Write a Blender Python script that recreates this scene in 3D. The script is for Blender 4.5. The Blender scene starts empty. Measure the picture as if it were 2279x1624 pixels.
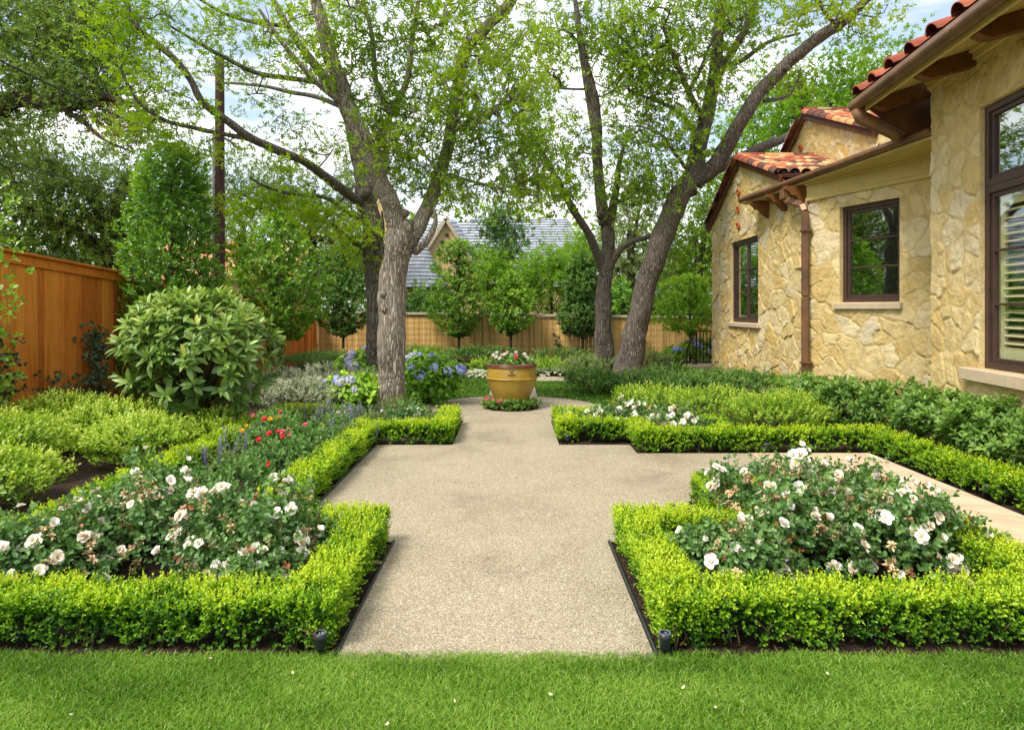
import bpy, math, random
import numpy as np
rng = np.random.default_rng(11)
random.seed(11)
sc = bpy.context.scene
COL = sc.collection
PI = math.pi
# ------------------------------------------------------------------ survey helpers
# field notes were taken as sight lines from the tripod: at(x, y, Y) is the point on that line at depth Y
FL, CXP, HYP, EYE = 1519.0, 1139.0, 687.0, 1.8
def at(x, y, Y):
    return np.array([(x - CXP) / FL * Y, Y, EYE + (HYP - y) / FL * Y])
def ground(x, y, z=0.0):
    Y = (EYE - z) * FL / (y - HYP)
    return np.array([(x - CXP) / FL * Y, Y, z])
def nrmz(v):
    return v / np.maximum(np.linalg.norm(v, axis=-1, keepdims=True), 1e-9)
def rdirs(n):
    return nrmz(rng.normal(size=(n, 3)))
def _hash(i, j, k, s):
    h = (i * 73856093) ^ (j * 19349663) ^ (k * 83492791) ^ (s * 2654435761 & 0x7fffffff)
    h = (h ^ (h >> 13)) * 1274126177 & 0x7fffffff
    h = (h ^ (h >> 15)) & 0xffffff
    return h / float(0xffffff)
def vnoise(p, seed=0):
    p = np.asarray(p, float); b = np.floor(p).astype(np.int64); f = p - b
    f = f * f * (3 - 2 * f); r = 0
    for dx in (0, 1):
        for dy in (0, 1):
            for dz in (0, 1):
                w = (f[:, 0] if dx else 1 - f[:, 0]) * (f[:, 1] if dy else 1 - f[:, 1]) * (f[:, 2] if dz else 1 - f[:, 2])
                r = r + w * _hash(b[:, 0] + dx, b[:, 1] + dy, b[:, 2] + dz, seed + 1)
    return r
# ------------------------------------------------------------------ mesh building
class MB:
    def __init__(s):
        s.v = []; s.f3 = []; s.f4 = []; s.t = []; s.u = []; s.n = 0; s.m3 = []; s.m4 = []
    def add(s, V, F, tint=0.5, mat=0, aux=0.0):
        V = np.asarray(V, float).reshape(-1, 3); F = np.asarray(F, np.int64)
        if len(V) == 0 or len(F) == 0: return
        s.v.append(V)
        s.t.append(np.broadcast_to(np.asarray(tint, float), (len(V),)))
        s.u.append(np.broadcast_to(np.asarray(aux, float), (len(V),)))
        if F.shape[1] == 4:
            s.f4.append(F + s.n); s.m4.append(np.broadcast_to(mat, (len(F),)))
        else:
            s.f3.append(F + s.n); s.m3.append(np.broadcast_to(mat, (len(F),)))
        s.n += len(V)
    def build(s, name, mats, parent=None, smooth=True):
        me = bpy.data.meshes.new(name)
        V = np.concatenate(s.v); nt = sum(len(f) for f in s.f3); nq = sum(len(f) for f in s.f4)
        me.vertices.add(len(V)); me.vertices.foreach_set('co', V.astype(np.float32).ravel())
        lo = np.concatenate([f.ravel() for f in s.f4] + [f.ravel() for f in s.f3])
        me.loops.add(len(lo)); me.loops.foreach_set('vertex_index', lo.astype(np.int32))
        me.polygons.add(nt + nq)
        st = np.concatenate([np.arange(nq) * 4, nq * 4 + np.arange(nt) * 3])
        me.polygons.foreach_set('loop_start', st.astype(np.int32))
        mi = np.concatenate([np.asarray(m) for m in s.m4 + s.m3]) if (s.m4 or s.m3) else []
        me.polygons.foreach_set('material_index', mi.astype(np.int32))
        me.polygons.foreach_set('use_smooth', np.full(nt + nq, smooth))
        a = me.attributes.new('tint', 'FLOAT', 'POINT'); a.data.foreach_set('value', np.concatenate(s.t).astype(np.float32))
        a = me.attributes.new('aux', 'FLOAT', 'POINT'); a.data.foreach_set('value', np.concatenate(s.u).astype(np.float32))
        me.update(calc_edges=True); me.validate()
        for m in (mats if isinstance(mats, (list, tuple)) else [mats]): me.materials.append(m)
        o = bpy.data.objects.new(name, me); COL.objects.link(o)
        if parent is not None: o.parent = parent
        return o
    # primitives
    def box(s, c, d, rz=0.0, tint=0.5, mat=0, bev=0.0, axes=None):
        c = np.asarray(c, float); hx, hy, hz = np.asarray(d, float) / 2
        if bev <= 0:
            L = np.array([[x, y, z] for x in (-hx, hx) for y in (-hy, hy) for z in (-hz, hz)])
            F = [[0, 1, 3, 2], [4, 6, 7, 5], [0, 4, 5, 1], [2, 3, 7, 6], [0, 2, 6, 4], [1, 5, 7, 3]]
            tris = None
        else:
            b = min(bev, hx * .9, hy * .9, hz * .9)
            bm_v = []; idx = {}
            for sx in (-1, 1):
                for sy in (-1, 1):
                    for sz in (-1, 1):
                        for a in range(3):
                            h = [hx - b, hy - b, hz - b]; h[a] = [hx, hy, hz][a]
                            idx[(sx, sy, sz, a)] = len(bm_v); bm_v.append([sx * h[0], sy * h[1], sz * h[2]])
            F = []
            for sg in (-1, 1):
                F.append([idx[(sg, -1, -1, 0)], idx[(sg, 1, -1, 0)], idx[(sg, 1, 1, 0)], idx[(sg, -1, 1, 0)]])
                F.append([idx[(-1, sg, -1, 1)], idx[(1, sg, -1, 1)], idx[(1, sg, 1, 1)], idx[(-1, sg, 1, 1)]])
                F.append([idx[(-1, -1, sg, 2)], idx[(1, -1, sg, 2)], idx[(1, 1, sg, 2)], idx[(-1, 1, sg, 2)]])
            for p in (-1, 1):
                for q in (-1, 1):
                    F.append([idx[(p, q, -1, 0)], idx[(p, q, 1, 0)], idx[(p, q, 1, 1)], idx[(p, q, -1, 1)]])
                    F.append([idx[(p, -1, q, 0)], idx[(p, 1, q, 0)], idx[(p, 1, q, 2)], idx[(p, -1, q, 2)]])
                    F.append([idx[(-1, p, q, 1)], idx[(1, p, q, 1)], idx[(1, p, q, 2)], idx[(-1, p, q, 2)]])
            tris = [[idx[(x, y, z, 0)], idx[(x, y, z, 1)], idx[(x, y, z, 2)]] for x in (-1, 1) for y in (-1, 1) for z in (-1, 1)]
            L = np.array(bm_v)
        if axes is not None:
            W = L @ np.asarray(axes, float)
        else:
            cr, sr = math.cos(rz), math.sin(rz)
            W = np.stack([L[:, 0] * cr - L[:, 1] * sr, L[:, 0] * sr + L[:, 1] * cr, L[:, 2]], 1)
        base = s.n
        s.add(W + c, F, tint, mat)
        if tris is not None:
            s.f3.append(np.array(tris) + base); s.m3.append(np.full(8, mat))
    def bar(s, a, b, w, h, tint=0.5, mat=0, up=(0, 0, 1), bev=0.0):
        a = np.asarray(a, float); b = np.asarray(b, float); d = b - a; L = np.linalg.norm(d); x = d / L
        u = np.asarray(up, float); y = np.cross(u, x); y = y / np.linalg.norm(y); z = np.cross(x, y)
        s.box((a + b) / 2, (L, w, h), tint=tint, mat=mat, bev=bev, axes=np.array([x, y, z]))
    def tube(s, pts, rads, sides=8, tint=0.5, mat=0, cap=True, lump=0.0, seed=0):
        pts = np.asarray(pts, float); n = len(pts); rads = np.broadcast_to(np.asarray(rads, float), (n,))
        T = np.gradient(pts, axis=0); T = nrmz(T)
        ref = np.array([1., 0, 0]) if abs(T[0][0]) < .8 else np.array([0, 1., 0])
        N = np.cross(T[0], ref); N /= np.linalg.norm(N)
        an = np.linspace(0, 2 * PI, sides, endpoint=False); V = np.zeros((n, sides, 3))
        for i in range(n):
            N = N - T[i] * np.dot(N, T[i]); N /= max(np.linalg.norm(N), 1e-9); B = np.cross(T[i], N)
            V[i] = pts[i] + rads[i] * (np.cos(an)[:, None] * N + np.sin(an)[:, None] * B)
        if lump > 0:
            q = V.reshape(-1, 3); ctr = np.repeat(pts, sides, 0); rr = np.repeat(rads, sides)[:, None]
            k = (vnoise(q * 4.5, seed) - .5) + .6 * (vnoise(q * 11, seed + 3) - .5)
            q = ctr + (q - ctr) * (1 + lump * 2 * k[:, None]); V = q.reshape(n, sides, 3)
        i = np.arange(n - 1)[:, None]; j = np.arange(sides)[None, :]; j2 = (j + 1) % sides
        F = np.stack([i * sides + j, i * sides + j2, (i + 1) * sides + j2, (i + 1) * sides + j], -1).reshape(-1, 4)
        V = V.reshape(-1, 3); tt = np.broadcast_to(np.asarray(tint, float), (n,)).repeat(sides)
        if cap:
            V = np.concatenate([V, pts[[0, -1]]]); tt = np.concatenate([tt, tt[[0, -1]]])
            base = s.n; s.add(V, F, tt, mat); a = np.arange(sides); b = (a + 1) % sides
            c0 = np.stack([b, a, np.full(sides, n * sides)], 1); c1 = np.stack([(n - 1) * sides + a, (n - 1) * sides + b, np.full(sides, n * sides + 1)], 1)
            s.f3.append(np.concatenate([c0, c1]) + base); s.m3.append(np.full(2 * sides, mat))
        else:
            s.add(V, F, tt, mat)
    def lathe(s, prof, c=(0, 0, 0), sides=48, tint=0.5, mat=0):
        p = np.asarray(prof, float); n = len(p); an = np.linspace(0, 2 * PI, sides, endpoint=False)
        V = np.stack([p[:, 0][:, None] * np.cos(an), p[:, 0][:, None] * np.sin(an), np.repeat(p[:, 1][:, None], sides, 1)], -1) + np.asarray(c)
        i = np.arange(n - 1)[:, None]; j = np.arange(sides)[None, :]; j2 = (j + 1) % sides
        F = np.stack([i * sides + j, i * sides + j2, (i + 1) * sides + j2, (i + 1) * sides + j], -1).reshape(-1, 4)
        s.add(V.reshape(-1, 3), F, tint, mat)
    def poly(s, pts, tint=0.5, mat=0):
        pts = np.asarray(pts, float); n = len(pts); c = pts.mean(0)
        a = np.arange(n); s.add(np.concatenate([pts, [c]]), np.stack([a, (a + 1) % n, np.full(n, n)], 1), tint, mat)
    def sphere(s, c, r, tint=0.5, mat=0, nu=10, nv=7):
        th = np.linspace(0, PI, nv); r = np.broadcast_to(np.asarray(r, float), (3,)); an = np.linspace(0, 2 * PI, nu, endpoint=False)
        V = np.stack([np.sin(th)[:, None] * np.cos(an) * r[0], np.sin(th)[:, None] * np.sin(an) * r[1], np.repeat(np.cos(th)[:, None], nu, 1) * r[2]], -1) + np.asarray(c)
        i = np.arange(nv - 1)[:, None]; j = np.arange(nu)[None, :]; j2 = (j + 1) % nu
        s.add(V.reshape(-1, 3), np.stack([i * nu + j, i * nu + j2, (i + 1) * nu + j2, (i + 1) * nu + j], -1).reshape(-1, 4), tint, mat)
    # leaves: arrays of base point, direction, upper side, length, width
    def leaves(s, p, d, n, L, W, tint, kind='hex', mat=0, droop=0.0):
        p = np.asarray(p, float); N = len(p)
        if N == 0: return
        d = nrmz(d); n = n - d * (n * d).sum(1, keepdims=True); n = nrmz(n); sd = np.cross(d, n)
        L = np.broadcast_to(np.asarray(L, float), (N,))[:, None]; W = np.broadcast_to(np.asarray(W, float), (N,))[:, None]
        tint = np.broadcast_to(np.asarray(tint, float), (N,)); i = np.arange(N)[:, None]
        if kind == 'quad':
            V = np.stack([p, p + d * L * .45 + sd * W * .5 + n * W * .12, p + d * L - n * L * droop, p + d * L * .45 - sd * W * .5 + n * W * .12], 1)
            s.add(V.reshape(-1, 3), i * 4 + np.array([[0, 1, 2, 3]]), tint.repeat(4), mat)
        elif kind == 'hex':
            m = p + d * L * .6
            V = np.stack([p, p + d * L * .32 + sd * W * .46 + n * W * .16, p + d * L * .74 + sd * W * .42 + n * W * .14 - n * L * droop * .6, p + d * L - n * L * droop,
                          p + d * L * .74 - sd * W * .42 + n * W * .14 - n * L * droop * .6, p + d * L * .32 - sd * W * .46 + n * W * .16], 1)
            F = np.concatenate([i * 6 + np.array([[0, 1, 2, 3]]), i * 6 + np.array([[0, 3, 4, 5]])])
            s.add(V.reshape(-1, 3), F, tint.repeat(6), mat)
        elif kind == 'long':
            ts = np.array([0, .12, .32, .55, .78, 1.0]); ws = np.array([.08, .34, .85, 1.0, .7, .02]); V = []
            for t, w in zip(ts, ws):
                c = p + d * L * t * (1 - .25 * droop * t) - n * L * droop * t * t
                V += [c + sd * W * .5 * w + n * W * .14 * w, c, c - sd * W * .5 * w + n * W * .14 * w]
            V = np.stack(V, 1); k = len(ts); F = []
            for a in range(k - 1):
                F.append(i * 3 * k + np.array([[a * 3, a * 3 + 3, a * 3 + 4, a * 3 + 1]])); F.append(i * 3 * k + np.array([[a * 3 + 1, a * 3 + 4, a * 3 + 5, a * 3 + 2]]))
            s.add(V.reshape(-1, 3), np.concatenate(F), tint.repeat(3 * k), mat)
    def sprigs(s, base, dirs, length, K, L, W, tint, kind='hex', spread=.9, tipgain=.25, noise=.12, mat=0, droop=.1, opp=False):
        N = len(base); dirs = nrmz(dirs); ref = rdirs(N); a = nrmz(np.cross(dirs, ref)); b = np.cross(dirs, a)
        length = np.broadcast_to(np.asarray(length, float), (N,)); tint = np.broadcast_to(np.asarray(tint, float), (N,))
        P_, D_, N_, T_, S_ = [], [], [], [], []
        for k in range(K):
            t = (k + .6) / K; ph = (k * (PI if opp else 2.4)) + (k // 2) * (PI / 2 if opp else 0) + rng.normal(0, .3, N)
            pr = a * np.cos(ph)[:, None] + b * np.sin(ph)[:, None]
            A = spread * (1.05 - .5 * t) + rng.normal(0, .2, N); ca, sa = np.cos(A)[:, None], np.sin(A)[:, None]
            P_.append(base + dirs * (length * t)[:, None]); D_.append(dirs * ca + pr * sa)
            N_.append(dirs * sa - pr * ca + rng.normal(0, .25, (N, 3)) + np.array([0, 0, .35]))
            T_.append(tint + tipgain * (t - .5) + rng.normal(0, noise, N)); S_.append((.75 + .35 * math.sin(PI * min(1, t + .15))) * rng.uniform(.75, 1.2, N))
        S_ = np.concatenate(S_)
        s.leaves(np.concatenate(P_), np.concatenate(D_), np.concatenate(N_), L * S_, W * S_, np.clip(np.concatenate(T_), 0, 1), kind, mat, droop)
def catmull(pts, per=6):
    p = np.asarray(pts, float)
    if len(p) < 3:
        t = np.linspace(0, 1, per + 1)[:, None]; return p[0] * (1 - t) + p[1] * t
    q = np.concatenate([[2 * p[0] - p[1]], p, [2 * p[-1] - p[-2]]]); out = []
    for i in range(1, len(q) - 2):
        for t in np.linspace(0, 1, per, endpoint=False):
            out.append(.5 * (2 * q[i] + (q[i + 1] - q[i - 1]) * t + (2 * q[i - 1] - 5 * q[i] + 4 * q[i + 1] - q[i + 2]) * t * t + (3 * q[i] - 3 * q[i + 1] + q[i + 2] - q[i - 1]) * t ** 3))
    return np.array(out + [p[-1]])
def thing(name, label, cat, loc=(0, 0, 0), group=None):
    o = bpy.data.objects.new(name, None); COL.objects.link(o); o.empty_display_size = .1
    o.location = [float(v) for v in loc]; o['label'] = label; o['category'] = cat
    if group: o['group'] = group
    return o
def tag(o, label, cat, group=None):
    o['label'] = label; o['category'] = cat
    if group: o['group'] = group
    return o
def struct(o): o['kind'] = 'structure'; return o
def copy_tree(o, loc, label, group=None):
    r = o.copy(); COL.objects.link(r); r.location = loc; r['label'] = label
    if group: r['group'] = group
    for ch in o.children:
        c = ch.copy(); COL.objects.link(c); c.parent = r
        for g in ch.children:
            e = g.copy(); COL.objects.link(e); e.parent = c
    return r
# ------------------------------------------------------------------ materials
def newmat(name):
    m = bpy.data.materials.new(name); m.use_nodes = True; nt = m.node_tree; nt.nodes.clear()
    out = nt.nodes.new('ShaderNodeOutputMaterial'); return m, nt, out
def nd(nt, t, **kw):
    n = nt.nodes.new(t)
    for k, v in kw.items():
        if k in n.inputs: n.inputs[k].default_value = v
        else: setattr(n, k, v)
    return n
def ramp(nt, stops, interp='LINEAR'):
    r = nt.nodes.new('ShaderNodeValToRGB'); r.color_ramp.interpolation = interp; e = r.color_ramp.elements
    while len(e) < len(stops): e.new(0.5)
    for i, (p, c) in enumerate(stops): e[i].position = p; e[i].color = (*c, 1)
    return r
def leafmat(name, stops, trans=.35, rough=.5, spec=.35, tgain=1.3):
    m, nt, out = newmat(name); L = nt.links
    at_ = nd(nt, 'ShaderNodeAttribute', attribute_name='tint'); r = ramp(nt, stops); L.new(at_.outputs['Fac'], r.inputs[0])
    p = nd(nt, 'ShaderNodeBsdfPrincipled', Roughness=rough); p.inputs['Specular IOR Level'].default_value = spec; L.new(r.outputs[0], p.inputs['Base Color'])
    t = nd(nt, 'ShaderNodeBsdfTranslucent'); mx = nd(nt, 'ShaderNodeMixShader'); mx.inputs[0].default_value = trans
    h = nd(nt, 'ShaderNodeHueSaturation'); h.inputs['Saturation'].default_value = 1.1; h.inputs['Value'].default_value = tgain; L.new(r.outputs[0], h.inputs['Color']); L.new(h.outputs[0], t.inputs['Color'])
    L.new(p.outputs[0], mx.inputs[1]); L.new(t.outputs[0], mx.inputs[2]); L.new(mx.outputs[0], out.inputs[0]); return m
def noisemat(name, stops, scale=5., detail=6., rough=.8, bump=.3, bscale=None, stretch=(1, 1, 1), spec=.3, dist=0.02, tintmix=0.0, metallic=0.0, nrough=.6):
    m, nt, out = newmat(name); L = nt.links
    tc = nd(nt, 'ShaderNodeTexCoord'); mp = nd(nt, 'ShaderNodeMapping'); mp.inputs['Scale'].default_value = stretch; L.new(tc.outputs['Object'], mp.inputs[0])
    n = nd(nt, 'ShaderNodeTexNoise', Scale=scale, Detail=detail, Roughness=nrough); L.new(mp.outputs[0], n.inputs['Vector'])
    r = ramp(nt, stops); src = n.outputs['Fac']
    if tintmix > 0:
        a = nd(nt, 'ShaderNodeAttribute', attribute_name='tint'); mm = nd(nt, 'ShaderNodeMix'); mm.inputs[0].default_value = tintmix
        L.new(n.outputs['Fac'], mm.inputs[2]); L.new(a.outputs['Fac'], mm.inputs[3]); src = mm.outputs[0]
    L.new(src, r.inputs[0])
    p = nd(nt, 'ShaderNodeBsdfPrincipled', Roughness=rough, Metallic=metallic); p.inputs['Specular IOR Level'].default_value = spec; L.new(r.outputs[0], p.inputs['Base Color'])
    if bump > 0:
        n2 = nd(nt, 'ShaderNodeTexNoise', Scale=bscale or scale * 3, Detail=8.); L.new(mp.outputs[0], n2.inputs['Vector'])
        b = nd(nt, 'ShaderNodeBump', Strength=bump, Distance=dist); L.new(n2.outputs['Fac'], b.inputs['Height']); L.new(b.outputs[0], p.inputs['Normal'])
    L.new(p.outputs[0], out.inputs[0]); return m
def barkmat(name, dark, mid, light, vs=14., sz=.22, depth=.05):
    m, nt, out = newmat(name); L = nt.links
    tc = nd(nt, 'ShaderNodeTexCoord'); mp = nd(nt, 'ShaderNodeMapping'); mp.inputs['Scale'].default_value = (1, 1, sz); L.new(tc.outputs['Object'], mp.inputs[0])
    nz = nd(nt, 'ShaderNodeTexNoise', Scale=9., Detail=4.); L.new(mp.outputs[0], nz.inputs['Vector'])
    mv = nd(nt, 'ShaderNodeMix', data_type='RGBA'); mv.inputs[0].default_value = .12; L.new(mp.outputs[0], mv.inputs[6]); L.new(nz.outputs['Color'], mv.inputs[7])
    v = nd(nt, 'ShaderNodeTexVoronoi', feature='DISTANCE_TO_EDGE', Scale=vs); L.new(mv.outputs[2], v.inputs['Vector'])
    n2 = nd(nt, 'ShaderNodeTexNoise', Scale=30., Detail=6.); L.new(mp.outputs[0], n2.inputs['Vector'])
    n3 = nd(nt, 'ShaderNodeTexNoise', Scale=1.6, Detail=4.); L.new(tc.outputs['Object'], n3.inputs['Vector'])
    mr = nd(nt, 'ShaderNodeMapRange'); mr.inputs['From Max'].default_value = .32; L.new(v.outputs['Distance'], mr.inputs['Value'])
    ad = nd(nt, 'ShaderNodeMath', operation='MULTIPLY_ADD'); ad.inputs[1].default_value = .55; L.new(n2.outputs['Fac'], ad.inputs[0]); L.new(mr.outputs[0], ad.inputs[2])
    sub = nd(nt, 'ShaderNodeMath', operation='MULTIPLY_ADD'); sub.inputs[1].default_value = .7; sub.inputs[2].default_value = -.45; L.new(n3.outputs['Fac'], sub.inputs[0])
    s2 = nd(nt, 'ShaderNodeMath', operation='ADD'); L.new(ad.outputs[0], s2.inputs[0]); L.new(sub.outputs[0], s2.inputs[1])
    r = ramp(nt, [(.1, dark), (.45, mid), (1., light)]); L.new(s2.outputs[0], r.inputs[0])
    p = nd(nt, 'ShaderNodeBsdfPrincipled', Roughness=.9); p.inputs['Specular IOR Level'].default_value = .15; L.new(r.outputs[0], p.inputs['Base Color'])
    b = nd(nt, 'ShaderNodeBump', Strength=.9, Distance=depth); L.new(ad.outputs[0], b.inputs['Height']); L.new(b.outputs[0], p.inputs['Normal'])
    L.new(p.outputs[0], out.inputs[0]); return m
def tintmat(name, stops, rough=.7, interp='LINEAR', spec=.3, nscale=20., namt=.25, bump=.15, trans=0.0):
    m, nt, out = newmat(name); L = nt.links
    a = nd(nt, 'ShaderNodeAttribute', attribute_name='tint'); r = ramp(nt, stops, interp); L.new(a.outputs['Fac'], r.inputs[0])
    tc = nd(nt, 'ShaderNodeTexCoord'); n = nd(nt, 'ShaderNodeTexNoise', Scale=nscale, Detail=6.); L.new(tc.outputs['Object'], n.inputs['Vector'])
    mr = nd(nt, 'ShaderNodeMapRange'); mr.inputs['To Min'].default_value = 1 - namt; mr.inputs['To Max'].default_value = 1 + namt; L.new(n.outputs['Fac'], mr.inputs['Value'])
    mx = nd(nt, 'ShaderNodeMix', data_type='RGBA', blend_type='MULTIPLY'); mx.inputs[0].default_value = 1; L.new(r.outputs[0], mx.inputs[6]); L.new(mr.outputs[0], mx.inputs[7])
    p = nd(nt, 'ShaderNodeBsdfPrincipled', Roughness=rough); p.inputs['Specular IOR Level'].default_value = spec; L.new(mx.outputs[2], p.inputs['Base Color'])
    if bump:
        b = nd(nt, 'ShaderNodeBump', Strength=bump, Distance=.01); L.new(n.outputs['Fac'], b.inputs['Height']); L.new(b.outputs[0], p.inputs['Normal'])
    if trans:
        t = nd(nt, 'ShaderNodeBsdfTranslucent'); L.new(mx.outputs[2], t.inputs['Color']); ms = nd(nt, 'ShaderNodeMixShader'); ms.inputs[0].default_value = trans
        L.new(p.outputs[0], ms.inputs[1]); L.new(t.outputs[0], ms.inputs[2]); L.new(ms.outputs[0], out.inputs[0])
    else: L.new(p.outputs[0], out.inputs[0])
    return m
M = {}
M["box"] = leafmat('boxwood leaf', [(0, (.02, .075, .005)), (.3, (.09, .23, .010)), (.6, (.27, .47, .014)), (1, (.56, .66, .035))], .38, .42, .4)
M['lime'] = leafmat('lime shrub leaf', [(0, (.035, .11, .008)), (.35, (.19, .34, .02)), (.7, (.42, .57, .05)), (1, (.70, .76, .20))], .32, .4, .45)
M['rose'] = leafmat('rose leaf', [(0, (.02, .06, .014)), (.5, (.105, .22, .05)), (.87, (.25, .40, .11)), (1, (.36, .13, .05))], .28, .4, .5)
M['dark'] = leafmat('dark shrub leaf', [(0, (.024, .065, .010)), (.5, (.105, .22, .034)), (1, (.29, .45, .08))], .34, .4, .5)
M['bigleaf'] = leafmat('loquat leaf', [(0, (.03, .08, .014)), (.5, (.15, .27, .05)), (.85, (.33, .45, .09)), (1, (.66, .63, .12))], .28, .36, .55)
M['ligus'] = leafmat('privet leaf', [(0, (.025, .075, .008)), (.5, (.13, .28, .02)), (1, (.38, .56, .06))], .36, .35, .55)
M['oak'] = leafmat('oak leaf', [(0, (.04, .085, .010)), (.45, (.165, .275, .028)), (.85, (.36, .485, .05)), (1, (.54, .52, .10))], .5, .6, .15)
M['oakd'] = leafmat('dark oak leaf', [(0, (.065, .105, .022)), (.5, (.19, .28, .055)), (1, (.36, .46, .10))], .48, .5, .35)
M['honey'] = leafmat('feathery leaf', [(0, (.08, .17, .008)), (.5, (.24, .38, .014)), (1, (.46, .58, .04))], .5, .55, .2)
M['rust'] = leafmat('rust leaf', [(0, (.25, .08, .02)), (1, (.55, .28, .08))], .4, .6, .2)
M['bright'] = leafmat('bright bamboo leaf', [(0, (.08, .18, .014)), (.5, (.22, .40, .03)), (1, (.46, .60, .09))], .45, .5, .3)
M['grey'] = leafmat('grey green leaf', [(0, (.07, .11, .03)), (.5, (.20, .28, .08)), (1, (.40, .46, .17))], .45, .5, .35)
M['varieg'] = leafmat('variegated leaf', [(0, (.035, .06, .03)), (.4, (.16, .22, .11)), (.75, (.46, .49, .30)), (1, (.74, .72, .52))], .25, .45, .4)
M['hydr'] = leafmat('hydrangea leaf', [(0, (.03, .11, .008)), (.5, (.15, .34, .02)), (1, (.40, .58, .05))], .33, .42, .4)
M['vine'] = leafmat('vine leaf', [(0, (.012, .03, .014)), (.5, (.05, .095, .04)), (1, (.2, .27, .11))], .22, .35, .5)
M['annual'] = leafmat('annual leaf', [(0, (.03, .085, .02)), (.5, (.12, .24, .05)), (1, (.26, .42, .12))], .33, .5, .3)
M['hosta'] = leafmat('hosta leaf', [(0, (.12, .2, .08)), (.5, (.42, .48, .28)), (1, (.75, .75, .56))], .25, .45, .4)
M['grass'] = leafmat('grass blade', [(0, (.045, .115, .008)), (.4, (.15, .31, .022)), (.85, (.34, .51, .065)), (1, (.64, .62, .26))], .4, .5, .3)
M['stem'] = noisemat('stem', [(.3, (.06, .045, .02)), (.7, (.16, .12, .06))], 30, bump=.2)
M['gstem'] = noisemat('green stem', [(.3, (.05, .10, .02)), (.7, (.10, .17, .04))], 30, bump=0)
M['core'] = noisemat('hedge inside', [(.3, (.006, .014, .003)), (.7, (.02, .045, .006))], 40, bump=.4)
M['bark_pale'] = barkmat('oak bark pale', (.075, .058, .042), (.25, .205, .155), (.47, .41, .33), 36, .11, .02)
M['bark'] = barkmat('oak bark', (.042, .034, .027), (.125, .102, .081), (.25, .21, .17), 36, .11, .02)
M['bark_dark'] = barkmat('dark bark', (.018, .014, .01), (.065, .05, .037), (.15, .12, .09), 36, .11, .02)
M['cut'] = noisemat('cut limb', [(.3, (.10, .07, .045)), (.7, (.2, .15, .1))], 12, bump=.3)
M['petal'] = tintmat('rose petal', [(0, (.66, .44, .17)), (.3, (.86, .69, .43)), (.6, (.92, .83, .68)), (1, (.93, .89, .82))], .6, nscale=30, namt=.05, bump=0, trans=.3)
M['stamen'] = tintmat('stamen', [(0, (.45, .22, .02)), (1, (.6, .4, .05))], .8, bump=0)
M['spent'] = tintmat('spent petal', [(0, (.42, .25, .10)), (1, (.80, .60, .34))], .8, bump=0, trans=.2)
M['red'] = tintmat('red petal', [(0, (.45, .015, .02)), (1, (.75, .06, .06))], .6, bump=0, trans=.25)
M['coral'] = tintmat('coral petal', [(0, (.6, .06, .10)), (1, (.8, .2, .25))], .6, bump=0, trans=.25)
M['yellow'] = tintmat('yellow petal', [(0, (.75, .32, .01)), (1, (.85, .62, .02))], .6, bump=0, trans=.25)
M['blue'] = tintmat('hydrangea petal', [(0, (.34, .42, .78)), (.5, (.48, .54, .84)), (.8, (.60, .53, .80)), (1, (.84, .82, .80))], .7, bump=0, trans=.2)
M['salvia'] = tintmat('salvia spike', [(0, (.13, .11, .25)), (1, (.27, .24, .42))], .7, bump=0)
M['fwhite'] = tintmat('white petal', [(0, (.8, .7, .62)), (1, (.85, .84, .8))], .7, bump=0, trans=.2)
M['dryleaf'] = tintmat('dry leaf', [(0, (.22, .10, .03)), (1, (.56, .40, .22))], .8, bump=0)
M['trim'] = noisemat('ochre painted trim', [(.3, (.52, .39, .13)), (.7, (.60, .46, .18))], 6, rough=.6, bump=.05)
M['sill'] = noisemat('cast stone sill', [(.3, (.46, .36, .24)), (.7, (.56, .45, .31))], 9, rough=.85, bump=.15)
M['frame'] = noisemat('dark brown window paint', [(.3, (.045, .024, .018)), (.7, (.075, .04, .03))], 5, rough=.45, bump=.04, spec=.4)
M['copper'] = noisemat('brown copper', [(.25, (.10, .055, .035)), (.55, (.20, .10, .05)), (.8, (.32, .15, .065))], 3, rough=.42, bump=.05, spec=.5, metallic=.35)
M['rafter'] = noisemat('stained rafter', [(.3, (.10, .035, .008)), (.7, (.20, .075, .018))], 7, rough=.6, bump=.15, stretch=(1, 1, 1))
M['shutter'] = noisemat('cream shutter paint', [(.3, (.62, .58, .33)), (.7, (.68, .64, .38))], 4, rough=.5, bump=.02)
M['iron'] = noisemat('black iron', [(.3, (.012, .010, .009)), (.7, (.03, .024, .02))], 20, rough=.5, bump=.1)
M['plastic'] = noisemat('black fixture', [(.3, (.010, .012, .016)), (.7, (.03, .033, .04))], 8, rough=.4, bump=.03, spec=.5)
M['lens'] = noisemat('lens rim', [(.3, (.10, .12, .15)), (.7, (.22, .25, .30))], 8, rough=.25, bump=0)
M['dkroom'] = noisemat('dark room', [(.3, (.03, .05, .032)), (.7, (.06, .085, .05))], 2, rough=.9, bump=0)  # dark voids; the green tone stands in for trees reflected in the panes
M['edging'] = noisemat('steel edging', [(.3, (.02, .028, .026)), (.7, (.05, .06, .055))], 10, rough=.5, bump=.05)
M['vent'] = noisemat('clay pipe', [(.3, (.36, .08, .03)), (.7, (.5, .14, .05))], 9, rough=.7, bump=.1)
M['pole'] = noisemat('creosote pole', [(.3, (.035, .016, .013)), (.7, (.085, .038, .026))], 6, rough=.85, bump=.4, stretch=(4, 4, .3))
M['conduit'] = noisemat('grey conduit', [(.3, (.22, .19, .17)), (.7, (.32, .28, .25))], 3, rough=.6, bump=.05)
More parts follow.
